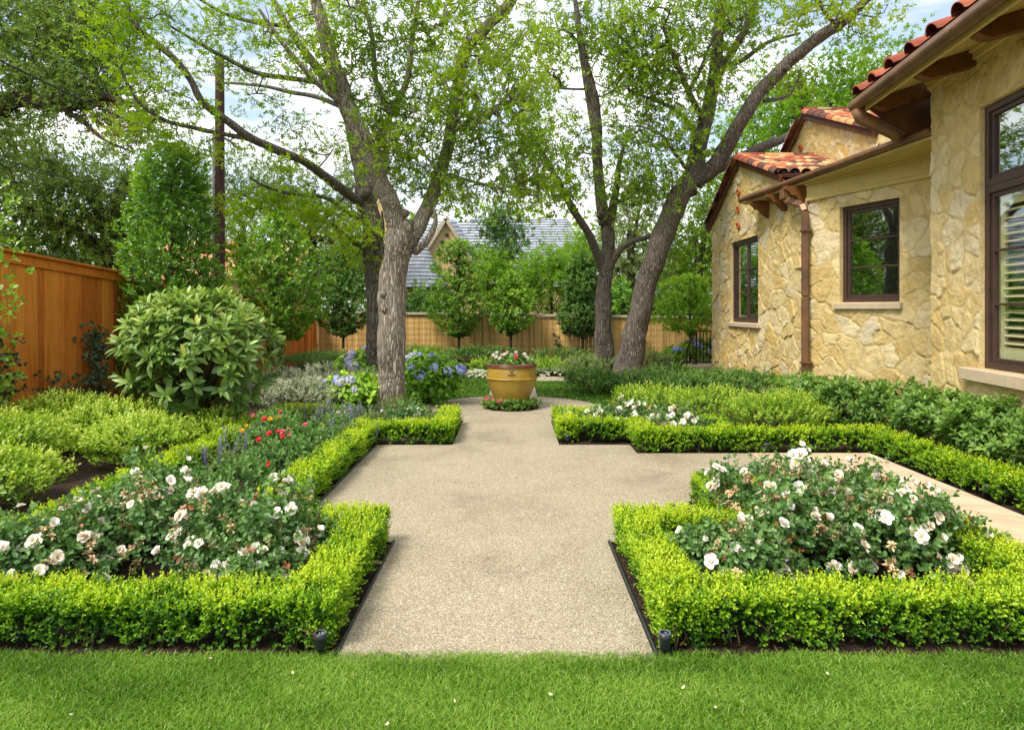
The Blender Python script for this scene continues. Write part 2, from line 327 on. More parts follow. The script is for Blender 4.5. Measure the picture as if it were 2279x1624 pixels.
M['wire'] = noisemat('cable', [(.3, (.02, .02, .02)), (.7, (.05, .05, .05))], 3, rough=.6, bump=0)
M['gwire'] = noisemat('grid wire', [(.3, (.26, .16, .06)), (.7, (.34, .21, .08))], 3, rough=.6, bump=0)
M['slate'] = noisemat('slate', [(.25, (.30, .32, .37)), (.75, (.42, .44, .49))], 3, rough=.6, bump=.2, tintmix=.45)
M['tanwall'] = noisemat('tan brick wall', [(.3, (.50, .33, .16)), (.7, (.64, .45, .24))], 14, rough=.9, bump=.2)
M['tile'] = tintmat('clay roof tile', [(0, (.30, .075, .04)), (.28, (.42, .12, .06)), (.45, (.50, .19, .09)), (.6, (.56, .30, .13)), (.74, (.60, .42, .20)), (.88, (.13, .06, .05)), (1, (.36, .09, .05))], .75, 'CONSTANT', nscale=14, namt=.3)
M['roofbase'] = noisemat('roof felt', [(.3, (.08, .03, .02)), (.7, (.14, .05, .03))], 9, bump=.2)
M['cap'] = noisemat('weathered cap stone', [(.3, (.34, .28, .2)), (.7, (.5, .43, .32))], 6, bump=.3)
def woodmat(name, stops, nz=1.0):
    m, nt, out = newmat(name); L = nt.links
    a = nd(nt, 'ShaderNodeAttribute', attribute_name='tint'); tc = nd(nt, 'ShaderNodeTexCoord')
    mp = nd(nt, 'ShaderNodeMapping'); mp.inputs['Scale'].default_value = (14, 14, .9); L.new(tc.outputs['Object'], mp.inputs[0])
    n = nd(nt, 'ShaderNodeTexNoise', Scale=1.6, Detail=8., Distortion=1.2); L.new(mp.outputs[0], n.inputs['Vector'])
    n2 = nd(nt, 'ShaderNodeTexNoise', Scale=1.2, Detail=3.); L.new(tc.outputs['Object'], n2.inputs['Vector'])
    s = nd(nt, 'ShaderNodeMath', operation='MULTIPLY_ADD'); s.inputs[1].default_value = .9 * nz; L.new(n.outputs['Fac'], s.inputs[0]); L.new(a.outputs['Fac'], s.inputs[2])
    s2 = nd(nt, 'ShaderNodeMath', operation='MULTIPLY_ADD'); s2.inputs[1].default_value = .45; L.new(n2.outputs['Fac'], s2.inputs[0]); L.new(s.outputs[0], s2.inputs[2])
    s3 = nd(nt, 'ShaderNodeMath', operation='MULTIPLY'); s3.inputs[1].default_value = .6; L.new(s2.outputs[0], s3.inputs[0])
    r = ramp(nt, stops); L.new(s3.outputs[0], r.inputs[0])
    p = nd(nt, 'ShaderNodeBsdfPrincipled', Roughness=.65); p.inputs['Specular IOR Level'].default_value = .3; L.new(r.outputs[0], p.inputs['Base Color'])
    b = nd(nt, 'ShaderNodeBump', Strength=.25, Distance=.01); L.new(n.outputs['Fac'], b.inputs['Height']); L.new(b.outputs[0], p.inputs['Normal'])
    L.new(p.outputs[0], out.inputs[0]); return m
M['cedar'] = woodmat('stained cedar', [(.3, (.27, .062, .006)), (.55, (.60, .165, .016)), (.85, (.84, .32, .045))])
M['pine'] = woodmat('tan fence boards', [(.3, (.48, .28, .09)), (.55, (.68, .43, .15)), (.85, (.80, .56, .23))], .7)
def stonemat():
    m, nt, out = newmat('rubble stone'); L = nt.links
    a = nd(nt, 'ShaderNodeAttribute', attribute_name='tint'); x = nd(nt, 'ShaderNodeAttribute', attribute_name='aux'); tc = nd(nt, 'ShaderNodeTexCoord')
    r = ramp(nt, [(0, (.60, .435, .175)), (.3, (.66, .50, .225)), (.5, (.70, .55, .28)), (.66, (.65, .455, .16)), (.8, (.73, .60, .345)), (.93, (.64, .54, .36)), (1, (.69, .50, .195))]); L.new(a.outputs['Fac'], r.inputs[0])
    n = nd(nt, 'ShaderNodeTexNoise', Scale=5., Detail=8., Roughness=.65, Distortion=.6); L.new(tc.outputs['Object'], n.inputs['Vector'])
    r2 = ramp(nt, [(.3, (.78, .71, .60)), (.5, (1.04, 1.03, 1.02)), (.75, (1.22, 1.20, 1.15))]); L.new(n.outputs['Fac'], r2.inputs[0])
    mx = nd(nt, 'ShaderNodeMix', data_type='RGBA', blend_type='MULTIPLY'); mx.inputs[0].default_value = .9; L.new(r.outputs[0], mx.inputs[6]); L.new(r2.outputs[0], mx.inputs[7])
    n4 = nd(nt, 'ShaderNodeTexNoise', Scale=22., Detail=6., Roughness=.7); L.new(tc.outputs['Object'], n4.inputs['Vector'])
    r4 = ramp(nt, [(.30, (.66, .58, .46)), (.42, (1, 1, 1))]); L.new(n4.outputs['Fac'], r4.inputs[0])
    mx4 = nd(nt, 'ShaderNodeMix', data_type='RGBA', blend_type='MULTIPLY'); mx4.inputs[0].default_value = .55; L.new(mx.outputs[2], mx4.inputs[6]); L.new(r4.outputs[0], mx4.inputs[7])
    mo = nd(nt, 'ShaderNodeMix', data_type='RGBA'); mo.inputs[7].default_value = (.60, .455, .205, 1); L.new(x.outputs['Fac'], mo.inputs[0]); L.new(mx4.outputs[2], mo.inputs[6])
    p = nd(nt, 'ShaderNodeBsdfPrincipled', Roughness=.88); p.inputs['Specular IOR Level'].default_value = .2; L.new(mo.outputs[2], p.inputs['Base Color'])
    n3 = nd(nt, 'ShaderNodeTexNoise', Scale=16., Detail=10., Roughness=.72, Distortion=.5); L.new(tc.outputs['Object'], n3.inputs['Vector'])
    v3 = nd(nt, 'ShaderNodeTexVoronoi', Scale=13., feature='F1'); L.new(n3.outputs['Color'], v3.inputs['Vector'])
    b = nd(nt, 'ShaderNodeBump', Strength=.8, Distance=.035); L.new(n3.outputs['Fac'], b.inputs['Height'])
    n5 = nd(nt, 'ShaderNodeTexNoise', Scale=5., Detail=3., Distortion=2.5); L.new(tc.outputs['Object'], n5.inputs['Vector']); ms = nd(nt, 'ShaderNodeMath', operation='SUBTRACT'); ms.inputs[1].default_value = .5; L.new(n5.outputs['Fac'], ms.inputs[0]); ma = nd(nt, 'ShaderNodeMath', operation='ABSOLUTE'); L.new(ms.outputs[0], ma.inputs[0]); mm = nd(nt, 'ShaderNodeMath', operation='MINIMUM'); mm.inputs[1].default_value = .03; L.new(ma.outputs[0], mm.inputs[0])
    b2 = nd(nt, 'ShaderNodeBump', Strength=.55, Distance=.35); L.new(mm.outputs[0], b2.inputs['Height']); L.new(b.outputs[0], b2.inputs['Normal']); L.new(b2.outputs[0], p.inputs['Normal'])
    L.new(p.outputs[0], out.inputs[0]); return m
M['stone'] = stonemat()
def gravelmat():
    m, nt, out = newmat('exposed aggregate'); L = nt.links; tc = nd(nt, 'ShaderNodeTexCoord')
    v = nd(nt, 'ShaderNodeTexVoronoi', Scale=150.); L.new(tc.outputs['Object'], v.inputs['Vector'])
    sx = nd(nt, 'ShaderNodeSeparateColor'); L.new(v.outputs['Color'], sx.inputs[0])
    r = ramp(nt, [(0, (.22, .175, .125)), (.18, (.365, .295, .195)), (.5, (.465, .385, .258)), (.8, (.555, .47, .325)), (.93, (.65, .565, .41)), (1, (.85, .79, .64))]); L.new(sx.outputs[0], r.inputs[0])
    mr = nd(nt, 'ShaderNodeMapRange'); mr.inputs['From Max'].default_value = .75; mr.inputs['To Min'].default_value = 1.08; mr.inputs['To Max'].default_value = .62; L.new(v.outputs['Distance'], mr.inputs['Value'])
    mx = nd(nt, 'ShaderNodeMix', data_type='RGBA', blend_type='MULTIPLY'); mx.inputs[0].default_value = 1; L.new(r.outputs[0], mx.inputs[6]); L.new(mr.outputs[0], mx.inputs[7])
    n = nd(nt, 'ShaderNodeTexNoise', Scale=.9, Detail=7., Roughness=.7); L.new(tc.outputs['Object'], n.inputs['Vector'])
    r2 = ramp(nt, [(.32, (.76, .74, .71)), (.5, (1, 1, 1)), (.72, (1.10, 1.08, 1.03))]); L.new(n.outputs['Fac'], r2.inputs[0])
    m2 = nd(nt, 'ShaderNodeMix', data_type='RGBA', blend_type='MULTIPLY'); m2.inputs[0].default_value = 1; L.new(mx.outputs[2], m2.inputs[6]); L.new(r2.outputs[0], m2.inputs[7])
    p = nd(nt, 'ShaderNodeBsdfPrincipled', Roughness=.8); p.inputs['Specular IOR Level'].default_value = .25; L.new(m2.outputs[2], p.inputs['Base Color'])
    b = nd(nt, 'ShaderNodeBump', Strength=.6, Distance=.006, invert=True); L.new(v.outputs['Distance'], b.inputs['Height']); L.new(b.outputs[0], p.inputs['Normal'])
    L.new(p.outputs[0], out.inputs[0]); return m
M['gravel'] = gravelmat()
def flagmat():
    m, nt, out = newmat('cream flagstone'); L = nt.links; tc = nd(nt, 'ShaderNodeTexCoord')
    v = nd(nt, 'ShaderNodeTexVoronoi', Scale=1.5, feature='DISTANCE_TO_EDGE'); v2 = nd(nt, 'ShaderNodeTexVoronoi', Scale=1.5)
    for q in (v, v2): L.new(tc.outputs['Object'], q.inputs['Vector'])
    sx = nd(nt, 'ShaderNodeSeparateColor'); L.new(v2.outputs['Color'], sx.inputs[0])
    r = ramp(nt, [(0, (.58, .42, .285)), (.5, (.64, .485, .345)), (1, (.62, .45, .325))]); L.new(sx.outputs[0], r.inputs[0])
    n = nd(nt, 'ShaderNodeTexNoise', Scale=4., Detail=8.); L.new(tc.outputs['Object'], n.inputs['Vector'])
    r2 = ramp(nt, [(.3, (.86, .82, .78)), (.6, (1.05, 1.04, 1.0))]); L.new(n.outputs['Fac'], r2.inputs[0])
    mx = nd(nt, 'ShaderNodeMix', data_type='RGBA', blend_type='MULTIPLY'); mx.inputs[0].default_value = 1; L.new(r.outputs[0], mx.inputs[6]); L.new(r2.outputs[0], mx.inputs[7])
    j = nd(nt, 'ShaderNodeMapRange'); j.inputs['From Max'].default_value = .02; j.inputs['To Min'].default_value = .72; j.inputs['To Max'].default_value = 1; L.new(v.outputs['Distance'], j.inputs['Value'])
    m2 = nd(nt, 'ShaderNodeMix', data_type='RGBA', blend_type='MULTIPLY'); m2.inputs[0].default_value = 1; L.new(mx.outputs[2], m2.inputs[6]); L.new(j.outputs[0], m2.inputs[7])
    p = nd(nt, 'ShaderNodeBsdfPrincipled', Roughness=.75); L.new(m2.outputs[2], p.inputs['Base Color'])
    b = nd(nt, 'ShaderNodeBump', Strength=.3, Distance=.01); L.new(j.outputs[0], b.inputs['Height']); L.new(b.outputs[0], p.inputs['Normal']); L.new(p.outputs[0], out.inputs[0]); return m
M['flag'] = flagmat()
M['mulch'] = noisemat('mulch', [(.3, (.012, .007, .005)), (.5, (.035, .018, .011)), (.68, (.075, .038, .022)), (.8, (.14, .075, .04))], 22, detail=10, rough=.9, bump=.9, bscale=40, dist=.04, nrough=.8)
M['chip'] = tintmat('mulch chip', [(0, (.018, .009, .006)), (.7, (.06, .028, .016)), (1, (.17, .09, .045))], .85, bump=.2)
M['turf'] = noisemat('turf soil', [(.3, (.02, .05, .006)), (.7, (.05, .11, .012))], 30, bump=.4)
M['outer'] = noisemat('outer ground', [(.3, (.03, .05, .012)), (.7, (.07, .10, .025))], 2, bump=.3)
def urnmat():
    m, nt, out = newmat('ochre glaze'); L = nt.links; tc = nd(nt, 'ShaderNodeTexCoord')
    n = nd(nt, 'ShaderNodeTexNoise', Scale=4., Detail=5.); L.new(tc.outputs['Object'], n.inputs['Vector'])
    r = ramp(nt, [(.3, (.29, .175, .018)), (.7, (.41, .27, .04))]); L.new(n.outputs['Fac'], r.inputs[0])
    p = nd(nt, 'ShaderNodeBsdfPrincipled', Roughness=.33); p.inputs['Specular IOR Level'].default_value = .5; L.new(r.outputs[0], p.inputs['Base Color'])
    n2 = nd(nt, 'ShaderNodeTexNoise', Scale=30., Detail=4.); L.new(tc.outputs['Object'], n2.inputs['Vector']); b = nd(nt, 'ShaderNodeBump', Strength=.06, Distance=.01); L.new(n2.outputs['Fac'], b.inputs['Height']); L.new(b.outputs[0], p.inputs['Normal'])
    L.new(p.outputs[0], out.inputs[0]); return m
M['urn'] = urnmat()
M['urnrim'] = noisemat('brown glaze rim', [(.3, (.13, .045, .025)), (.7, (.24, .09, .05))], 8, rough=.35, bump=.03, spec=.5)
M['emblem'] = noisemat('emblem', [(.3, (.12, .07, .012)), (.7, (.17, .10, .02))], 8, rough=.5, bump=0)
def glassmat(name, tintc, mixv, fmul=1.0):
    m, nt, out = newmat(name); L = nt.links
    g = nd(nt, 'ShaderNodeBsdfGlossy', Roughness=.02); g.inputs[0].default_value = (.9, .95, .92, 1)
    t = nd(nt, 'ShaderNodeBsdfTransparent'); t.inputs[0].default_value = (*tintc, 1)
    tc = nd(nt, 'ShaderNodeTexCoord'); n = nd(nt, 'ShaderNodeTexNoise', Scale=1.3, Detail=2.); L.new(tc.outputs['Object'], n.inputs['Vector'])
    b = nd(nt, 'ShaderNodeBump', Strength=.08, Distance=.03); L.new(n.outputs['Fac'], b.inputs['Height']); L.new(b.outputs[0], g.inputs['Normal'])
    f = nd(nt, 'ShaderNodeFresnel', IOR=1.5); a = nd(nt, 'ShaderNodeMath', operation='ADD'); a.inputs[1].default_value = mixv; a.use_clamp = True; fm = nd(nt, 'ShaderNodeMath', operation='MULTIPLY'); fm.inputs[1].default_value = fmul; L.new(f.outputs[0], fm.inputs[0]); L.new(fm.outputs[0], a.inputs[0])
    ms = nd(nt, 'ShaderNodeMixShader'); L.new(a.outputs[0], ms.inputs[0]); L.new(t.outputs[0], ms.inputs[1]); L.new(g.outputs[0], ms.inputs[2]); L.new(ms.outputs[0], out.inputs[0]); return m
M['glass'] = glassmat('window glass', (.35, .45, .36), .03, .5)
M['glassc'] = glassmat('clear glass', (.93, .95, .93), .01, .3)
# ------------------------------------------------------------------ world, sun, camera
SUN_EL, SUN_AZ = math.radians(55), math.radians(226)
w = bpy.data.worlds.new('World'); sc.world = w; w.use_nodes = True; nt = w.node_tree; nt.nodes.clear(); L = nt.links
wo = nt.nodes.new('ShaderNodeOutputWorld'); bg = nt.nodes.new('ShaderNodeBackground'); bg.inputs['Strength'].default_value = .15
sky = nt.nodes.new('ShaderNodeTexSky'); sky.sky_type = 'NISHITA'; sky.sun_disc = False; sky.sun_elevation = SUN_EL; sky.sun_rotation = SUN_AZ
tc = nt.nodes.new('ShaderNodeTexCoord'); mp = nd(nt, 'ShaderNodeMapping'); mp.inputs['Scale'].default_value = (1, 1, 2.2); mp.inputs['Location'].default_value = (.9, .35, .2); L.new(tc.outputs['Generated'], mp.inputs[0])
cn = nd(nt, 'ShaderNodeTexNoise', Scale=3.2, Detail=9., Roughness=.58, Distortion=.35); L.new(mp.outputs[0], cn.inputs['Vector'])
cr = ramp(nt, [(.40, (0, 0, 0)), (.57, (1, 1, 1))]); L.new(cn.outputs['Fac'], cr.inputs[0])
cn2 = nd(nt, 'ShaderNodeTexNoise', Scale=6., Detail=6.); L.new(mp.outputs[0], cn2.inputs['Vector'])
cc = ramp(nt, [(.3, (7.6, 7.8, 8.1)), (.60, (11.8, 11.6, 11.3))]); L.new(cn2.outputs['Fac'], cc.inputs[0])
hz = nd(nt, 'ShaderNodeMix', data_type='RGBA', blend_type='ADD'); hz.inputs[0].default_value = 1.; hz.inputs[7].default_value = (2.6, 2.9, 3.0, 1); L.new(sky.outputs[0], hz.inputs[6])
mx = nd(nt, 'ShaderNodeMix', data_type='RGBA'); L.new(cr.outputs[0], mx.inputs[0]); L.new(hz.outputs[2], mx.inputs[6]); L.new(cc.outputs[0], mx.inputs[7])
L.new(mx.outputs[2], bg.inputs[0]); L.new(bg.outputs[0], wo.inputs[0])
sd = bpy.data.lights.new('sun', 'SUN'); sd.energy = 4.8; sd.angle = math.radians(18); sd.color = (1, .95, .86)
so = bpy.data.objects.new('sun', sd); COL.objects.link(so); so.location = (-6, -10, 18)
sdir = np.array([math.sin(SUN_AZ) * math.cos(SUN_EL), math.cos(SUN_AZ) * math.cos(SUN_EL), math.sin(SUN_EL)])
from mathutils import Vector
so.rotation_euler = Vector(sdir).to_track_quat('Z', 'Y').to_euler()
cam = bpy.data.cameras.new('camera'); co = bpy.data.objects.new('camera', cam); COL.objects.link(co)
co.location = (0, 0, EYE); co.rotation_euler = (PI / 2, 0, 0); cam.sensor_width = 36; cam.lens = 36 * FL / 2278.; cam.shift_y = (HYP - 812.) / 2278.; cam.clip_end = 2000; cam.clip_start = .05
sc.camera = co
sc.view_settings.view_transform = 'Standard'; sc.view_settings.look = 'None'; sc.view_settings.exposure = 0
sc.cycles.use_denoising = True; sc.cycles.max_bounces = 8; sc.cycles.diffuse_bounces = 4; sc.cycles.transparent_max_bounces = 16; sc.cycles.transmission_bounces = 6
try: sc.cycles.denoiser = 'OPENIMAGEDENOISE'
except Exception: pass
# ------------------------------------------------------------------ ground sheets
def sheet(name, pts, z, mat):
    m = MB(); m.poly([[p[0], p[1], z] for p in pts]); return struct(m.build(name, mat, smooth=False))
def gridsheet(name, x0, x1, y0, y1, st, z, mat, amp):
    xs = np.arange(x0, x1 + .001, st); ys = np.arange(y0, y1 + .001, st); X, Y = np.meshgrid(xs, ys); V = np.stack([X.ravel(), Y.ravel(), np.zeros(X.size)], 1)
    V[:, 2] = z + amp * (vnoise(V * 6, 5) - .5) + amp * .6 * (vnoise(V * 17, 6) - .5); nx = len(xs); i, j = np.meshgrid(np.arange(len(ys) - 1), np.arange(nx - 1), indexing='ij'); a = (i * nx + j).ravel()
    m = MB(); m.add(V, np.stack([a, a + 1, a + nx + 1, a + nx], 1)); return struct(m.build(name, mat))
sheet('ground', [(-400, -300), (400, -300), (400, 700), (-400, 700)], -.06, M['outer'])
gridsheet('mulch_bed', -9, 9, 3.46, 24.4, .08, -.012, M['mulch'], .03)
sheet('lawn_soil', [(-12, -8), (12, -8), (12, 3.5), (-12, 3.5)], -.004, M['turf'])
PW = .012
def rect(x0, x1, y0, y1): return [(x0, y0), (x1, y0), (x1, y1), (x0, y1)]
path_quads = [rect(-.90, .735, 3.42, 5.25), rect(-1.77, 1.63, 5.25, 6.35), rect(-1.77, 2.95, 6.35, 8.46), rect(-1.77, 1.55, 8.46, 8.98), rect(-.78, .62, 8.98, 11.2)]
m = MB()
xs = [-1.77, -.90, -.78, .62, .735, 1.55, 1.63, 2.95]
for q in path_quads: m.add([[x, y, PW] for x, y in q], [[0, 1, 2, 3]])
UC = np.array([-.01, 12.37]); UR = 1.62
th = np.linspace(0, 2 * PI, 64, endpoint=False)
m.poly([[UC[0] + UR * math.cos(t), UC[1] + UR * math.sin(t), PW + .001] for t in th])
m.add([[-.48, 13.7, PW], [.52, 13.7, PW], [.52, 16.9, PW], [-.48, 16.9, PW]], [[0, 1, 2, 3]]); m.add([[-.48, 16.9, PW], [2.0, 16.9, PW], [2.0, 18.0, PW], [-.48, 18.0, PW]], [[0, 1, 2, 3]])
struct(m.build('path', M['gravel'], smooth=False))
m = MB(); m.add([[2.95, 3, PW + .004], [4.42, 3, PW + .004], [4.42, 8.46, PW + .004], [2.95, 8.46, PW + .004]], [[0, 1, 2, 3]]); struct(m.build('pavement', M['flag'], smooth=False))
# steel edging strips
for a, b, lb in (((-.905, 3.5), (-.905, 5.24), 'dark steel edging strip on the left side of the front path'), ((.745, 3.5), (.745, 5.24), 'dark steel edging strip on the right side of the front path'),
                 ((-1.775, 5.3), (-1.775, 8.95), 'dark steel edging strip along the left side of the gravel square')):
    m = MB(); m.box(((a[0] + b[0]) / 2, (a[1] + b[1]) / 2, .006), (.009, b[1] - a[1], .06), bev=.003); tag(m.build('edging_strip', M['edging'], smooth=False), lb, 'edging', 'steel edging along the gravel')
# mulch chips (nobody could count them)
n = 9000; px = rng.uniform(-4.5, 4.5, n); py = 3.5 + 3.2 * rng.uniform(0, 1, n) ** 1.2; ok = ~((px > -.93) & (px < .77) & (py < 5.25)) & ~((px > -1.8) & (px < 1.65) & (py > 5.2)) & ~((px > 2.9) & (px < 4.5)) 
px, py = px[ok], py[ok]; n = len(px); d = rdirs(n); d[:, 2] *= .35; m = MB(); m.leaves(np.stack([px, py, rng.uniform(.0, .02, n)], 1), d, np.array([0, 0, 1.]) + rng.normal(0, .3, (n, 3)), rng.uniform(.015, .06, n), rng.uniform(.006, .016, n), rng.uniform(0, 1, n) ** 1.5, 'quad')
o = m.build('mulch_chips', M['chip']); o['kind'] = 'stuff'; o['label'] = 'dark brown bark mulch chips between the roses'
# grass
def grass(name, label, xy, h, wd, tintb=.45):
    n = len(xy); z0 = np.zeros(n); yaw = rng.uniform(0, 2 * PI, n); lean = np.abs(rng.normal(0, .55, n)); d = np.stack([np.cos(yaw) * lean, np.sin(yaw) * lean, np.ones(n)], 1); d = nrmz(d)
    side = nrmz(np.cross(d, np.array([0, 0, 1.]) + rng.normal(0, .3, (n, 3)))); hh = h * rng.uniform(.55, 1.25, n)[:, None]; ww = wd * rng.uniform(.7, 1.3, n)[:, None]
    p = np.stack([xy[:, 0], xy[:, 1], z0], 1); out = np.stack([np.cos(yaw), np.sin(yaw), np.zeros(n)], 1); m1 = p + d * hh * .55; m2 = p + d * hh + out * hh * .32 - np.array([0, 0, 1.]) * hh * .12
    V = np.stack([p - side * ww, p + side * ww, m1 + side * ww * .8, m1 - side * ww * .8, m2 + side * ww * .12, m2 - side * ww * .12], 1).reshape(-1, 3); i = np.arange(n)[:, None] * 6
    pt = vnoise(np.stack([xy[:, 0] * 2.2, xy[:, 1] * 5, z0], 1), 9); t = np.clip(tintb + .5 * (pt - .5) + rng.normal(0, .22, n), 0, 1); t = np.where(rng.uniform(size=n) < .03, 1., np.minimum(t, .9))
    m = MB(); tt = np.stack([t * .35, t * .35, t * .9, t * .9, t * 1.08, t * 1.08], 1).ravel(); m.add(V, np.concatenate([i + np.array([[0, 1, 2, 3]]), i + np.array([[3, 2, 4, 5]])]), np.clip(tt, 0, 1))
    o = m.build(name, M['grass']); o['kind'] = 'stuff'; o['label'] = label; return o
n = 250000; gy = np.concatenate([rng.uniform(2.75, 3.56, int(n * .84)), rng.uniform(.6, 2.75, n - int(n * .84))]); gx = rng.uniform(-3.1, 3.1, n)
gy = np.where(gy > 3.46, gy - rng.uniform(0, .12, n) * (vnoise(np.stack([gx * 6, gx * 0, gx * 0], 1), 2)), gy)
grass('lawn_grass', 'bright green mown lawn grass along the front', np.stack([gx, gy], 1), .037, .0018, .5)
n = 26000; a = np.stack([rng.uniform(-2.6, 3.1, n), rng.uniform(12.0, 17.6, n)], 1); r = np.hypot(a[:, 0] - UC[0], a[:, 1] - UC[1]); a = a[(r > UR + .02) & ~((np.abs(a[:, 0] - .02) < .52)) & ~((a[:, 1] > 16.85) & (a[:, 0] > -.5) & (a[:, 0] < 2.0))]
grass('rear_lawn_grass', 'small darker lawn patches beside the urn', a, .06, .007, .3)
m = MB(); m.add([[-2.7, 12.2, .002], [-.5, 12.2, .002], [-.5, 17.6, .002], [-2.7, 17.6, .002]], [[0, 1, 2, 3]]); m.add([[.54, 12.2, .002], [3.1, 12.2, .002], [3.1, 16.85, .002], [.54, 16.85, .002]], [[0, 1, 2, 3]]); struct(m.build('rear_lawn_soil', M['turf'], smooth=False))
# ------------------------------------------------------------------ the stone house
HSC = 1.1
def hs(x, y, z=0.0): return np.array([x * HSC, y * HSC, EYE + (z - EYE) * HSC])
house = thing('stone_house', 'ochre rubble stone house with clay tile roofs and copper gutters on the right', 'house', (6, 12, 0))
HO = np.array([6., 12., 0.])
def stone_wall(A, B, z0, z1, openings=(), top=None, seed=1, res=.016, depth=.16):
    """wall from A to B seen with its face to the left of A->B; openings (u0,u1,za,zb); top(u) optional slanting crest"""
    A = np.asarray(A, float); B = np.asarray(B, float); Lw = np.linalg.norm(B - A); d = (B - A) / Lw; nrm = np.array([-d[1], d[0]])
    us = list(np.arange(0, Lw, res)) + [Lw]; zs = list(np.arange(z0, z1, res)) + [z1]
    for o in openings: us += [o[0], o[1]]; zs += [o[2], o[3]]
    us = np.unique(np.round(us, 4)); zs = np.unique(np.round(zs, 4)); U, Z = np.meshgrid(us, zs); nu = len(us)
    r = np.random.default_rng(seed); q = np.stack([U.ravel(), Z.ravel(), np.full(U.size, seed * 3.1)], 1)
    wp = q.copy(); wp[:, 0] += .16 * (vnoise(q * 3.5, 21) - .5) + .05 * (vnoise(q * 12, 22) - .5); wp[:, 1] += .16 * (vnoise(q * 3.5, 23) - .5) + .05 * (vnoise(q * 12, 24) - .5)
    ns = int(Lw * (z1 - z0) * 16) + 8; S = np.stack([r.uniform(-.2, Lw + .2, ns), r.uniform(z0 - .2, z1 + .2, ns)], 1)
    keep = []                                                              # thin the sites so stones differ in size
    rad = r.choice([.11, .16, .22, .30], ns, p=[.3, .35, .25, .1])
    for i in range(ns):
        if all(np.hypot(*(S[i] - S[k])) > .55 * (rad[i] + rad[k]) for k in keep): keep.append(i)
    S = S[keep]; rad = rad[keep]; st = r.uniform(0, 1, len(S)); tilt = r.normal(0, .05, (len(S), 2)); dep = r.normal(0, .006, len(S))
    d1 = np.empty(len(q)); d2 = np.empty(len(q)); ii = np.empty(len(q), int); jj = np.empty(len(q), int)
    for a in range(0, len(q), 20000):
        b = slice(a, a + 20000); D = ((wp[b, None, 0] - S[None, :, 0]) / 1.15) ** 2 + ((wp[b, None, 1] - S[None, :, 1]) * 1.1) ** 2 - (rad * .6)[None, :] ** 2
        pr = np.argpartition(D, 1, axis=1)[:, :2]; v = np.take_along_axis(D, pr, 1); sw = v[:, 0] > v[:, 1]; i0 = np.where(sw, pr[:, 1], pr[:, 0]); i1 = np.where(sw, pr[:, 0], pr[:, 1])
        ii[b], jj[b] = i0, i1; d1[b], d2[b] = v.min(1), v.max(1)
    e = (d2 - d1) / (2 * np.maximum(np.linalg.norm(S[ii] - S[jj], axis=1), .05))
    jn = .003 + .011 * vnoise(q * 7, 31); mort = np.clip(1 - (e - jn) / .008, 0, 1); dome = np.clip(e / .07, 0, 1) ** .6
    ridge = np.abs(vnoise(q * 5.5 + ii[:, None] * 3.7, 36) - .5) * 2
    rel = .010 * np.clip(e / .026, 0, 1) ** .7 + .8 * dep[ii] + (tilt[ii] * (wp[:, :2] - S[ii])).sum(1) * .8 + .012 * (vnoise(q * 11 + ii[:, None], 33) - .5) + .018 * (np.minimum(ridge, .45) - .3) + .008 * (vnoise(q * 34, 37) - .5)
    smear = np.clip((vnoise(q * 2.3, 35) - .52) * 5, 0, 1)                    # mortar smeared flush in places
    rel = rel * (1 - mort) + mort * (-.004) ; rel = rel * (1 - .6 * smear * (1 - dome)); mort = np.maximum(mort, smear * (1 - np.clip(e / .05, 0, 1)) * .9)
    for o in openings:
        near = (q[:, 0] > o[0] - .03) & (q[:, 0] < o[1] + .03) & (q[:, 1] > o[2] - .03) & (q[:, 1] < o[3] + .03); rel[near] = 0.004
    zz = q[:, 1].copy(); lim = None
    if top is not None:
        lim = top(q[:, 0]); clampd = zz > lim; zz = np.minimum(zz, lim)
    P = np.stack([A[0] + d[0] * q[:, 0] + nrm[0] * rel, A[1] + d[1] * q[:, 0] + nrm[1] * rel, zz], 1)
    i, j = np.meshgrid(np.arange(len(zs) - 1), np.arange(nu - 1), indexing='ij'); a = (i * nu + j).ravel(); F = np.stack([a, a + 1, a + nu + 1, a + nu], 1)
    cu = (us[:-1] + us[1:]) / 2; cz = (zs[:-1] + zs[1:]) / 2; CU, CZ = np.meshgrid(cu, cz); ok = np.ones(CU.size, bool)
    for o in openings: ok &= ~((CU.ravel() > o[0]) & (CU.ravel() < o[1]) & (CZ.ravel() > o[2]) & (CZ.ravel() < o[3]))
    if top is not None: ok &= ~clampd[F].all(1)
    m = MB(); m.add(P - HO, F[ok], tint=st[ii], aux=mort * .9)
    for (u0, u1, za, zb) in openings:
        def w(u, z, k): return np.array([A[0] + d[0] * u - nrm[0] * k, A[1] + d[1] * u - nrm[1] * k, z]) - HO
        f = -.004
        for (p, r_) in (((u0, za), (u0, zb)), ((u1, zb), (u1, za)), ((u0, zb), (u1, zb)), ((u1, za), (u0, za))):
            m.add([w(*p, f), w(*p, depth), w(*r_, depth), w(*r_, f)], [[0, 1, 2, 3]], tint=.5)
    o = m.build('wall', M['stone'], house); return o, (A, d, nrm)
def wf(fr, u, z, k=0.0):
    A, d, n = fr; return np.array([A[0] + d[0] * u + n[0] * k, A[1] + d[1] * u + n[1] * k, z]) - HO
def fbox(m, fr, u0, u1, z0, z1, k0, k1, tint=.5, bev=.004, mat=0):
    A, d, n = fr; m.box(wf(fr, (u0 + u1) / 2, (z0 + z1) / 2, (k0 + k1) / 2), (u1 - u0, abs(k1 - k0), z1 - z0), tint=tint, bev=bev, axes=np.array([[d[0], d[1], 0], [n[0], n[1], 0], [0, 0, 1]]), mat=mat)
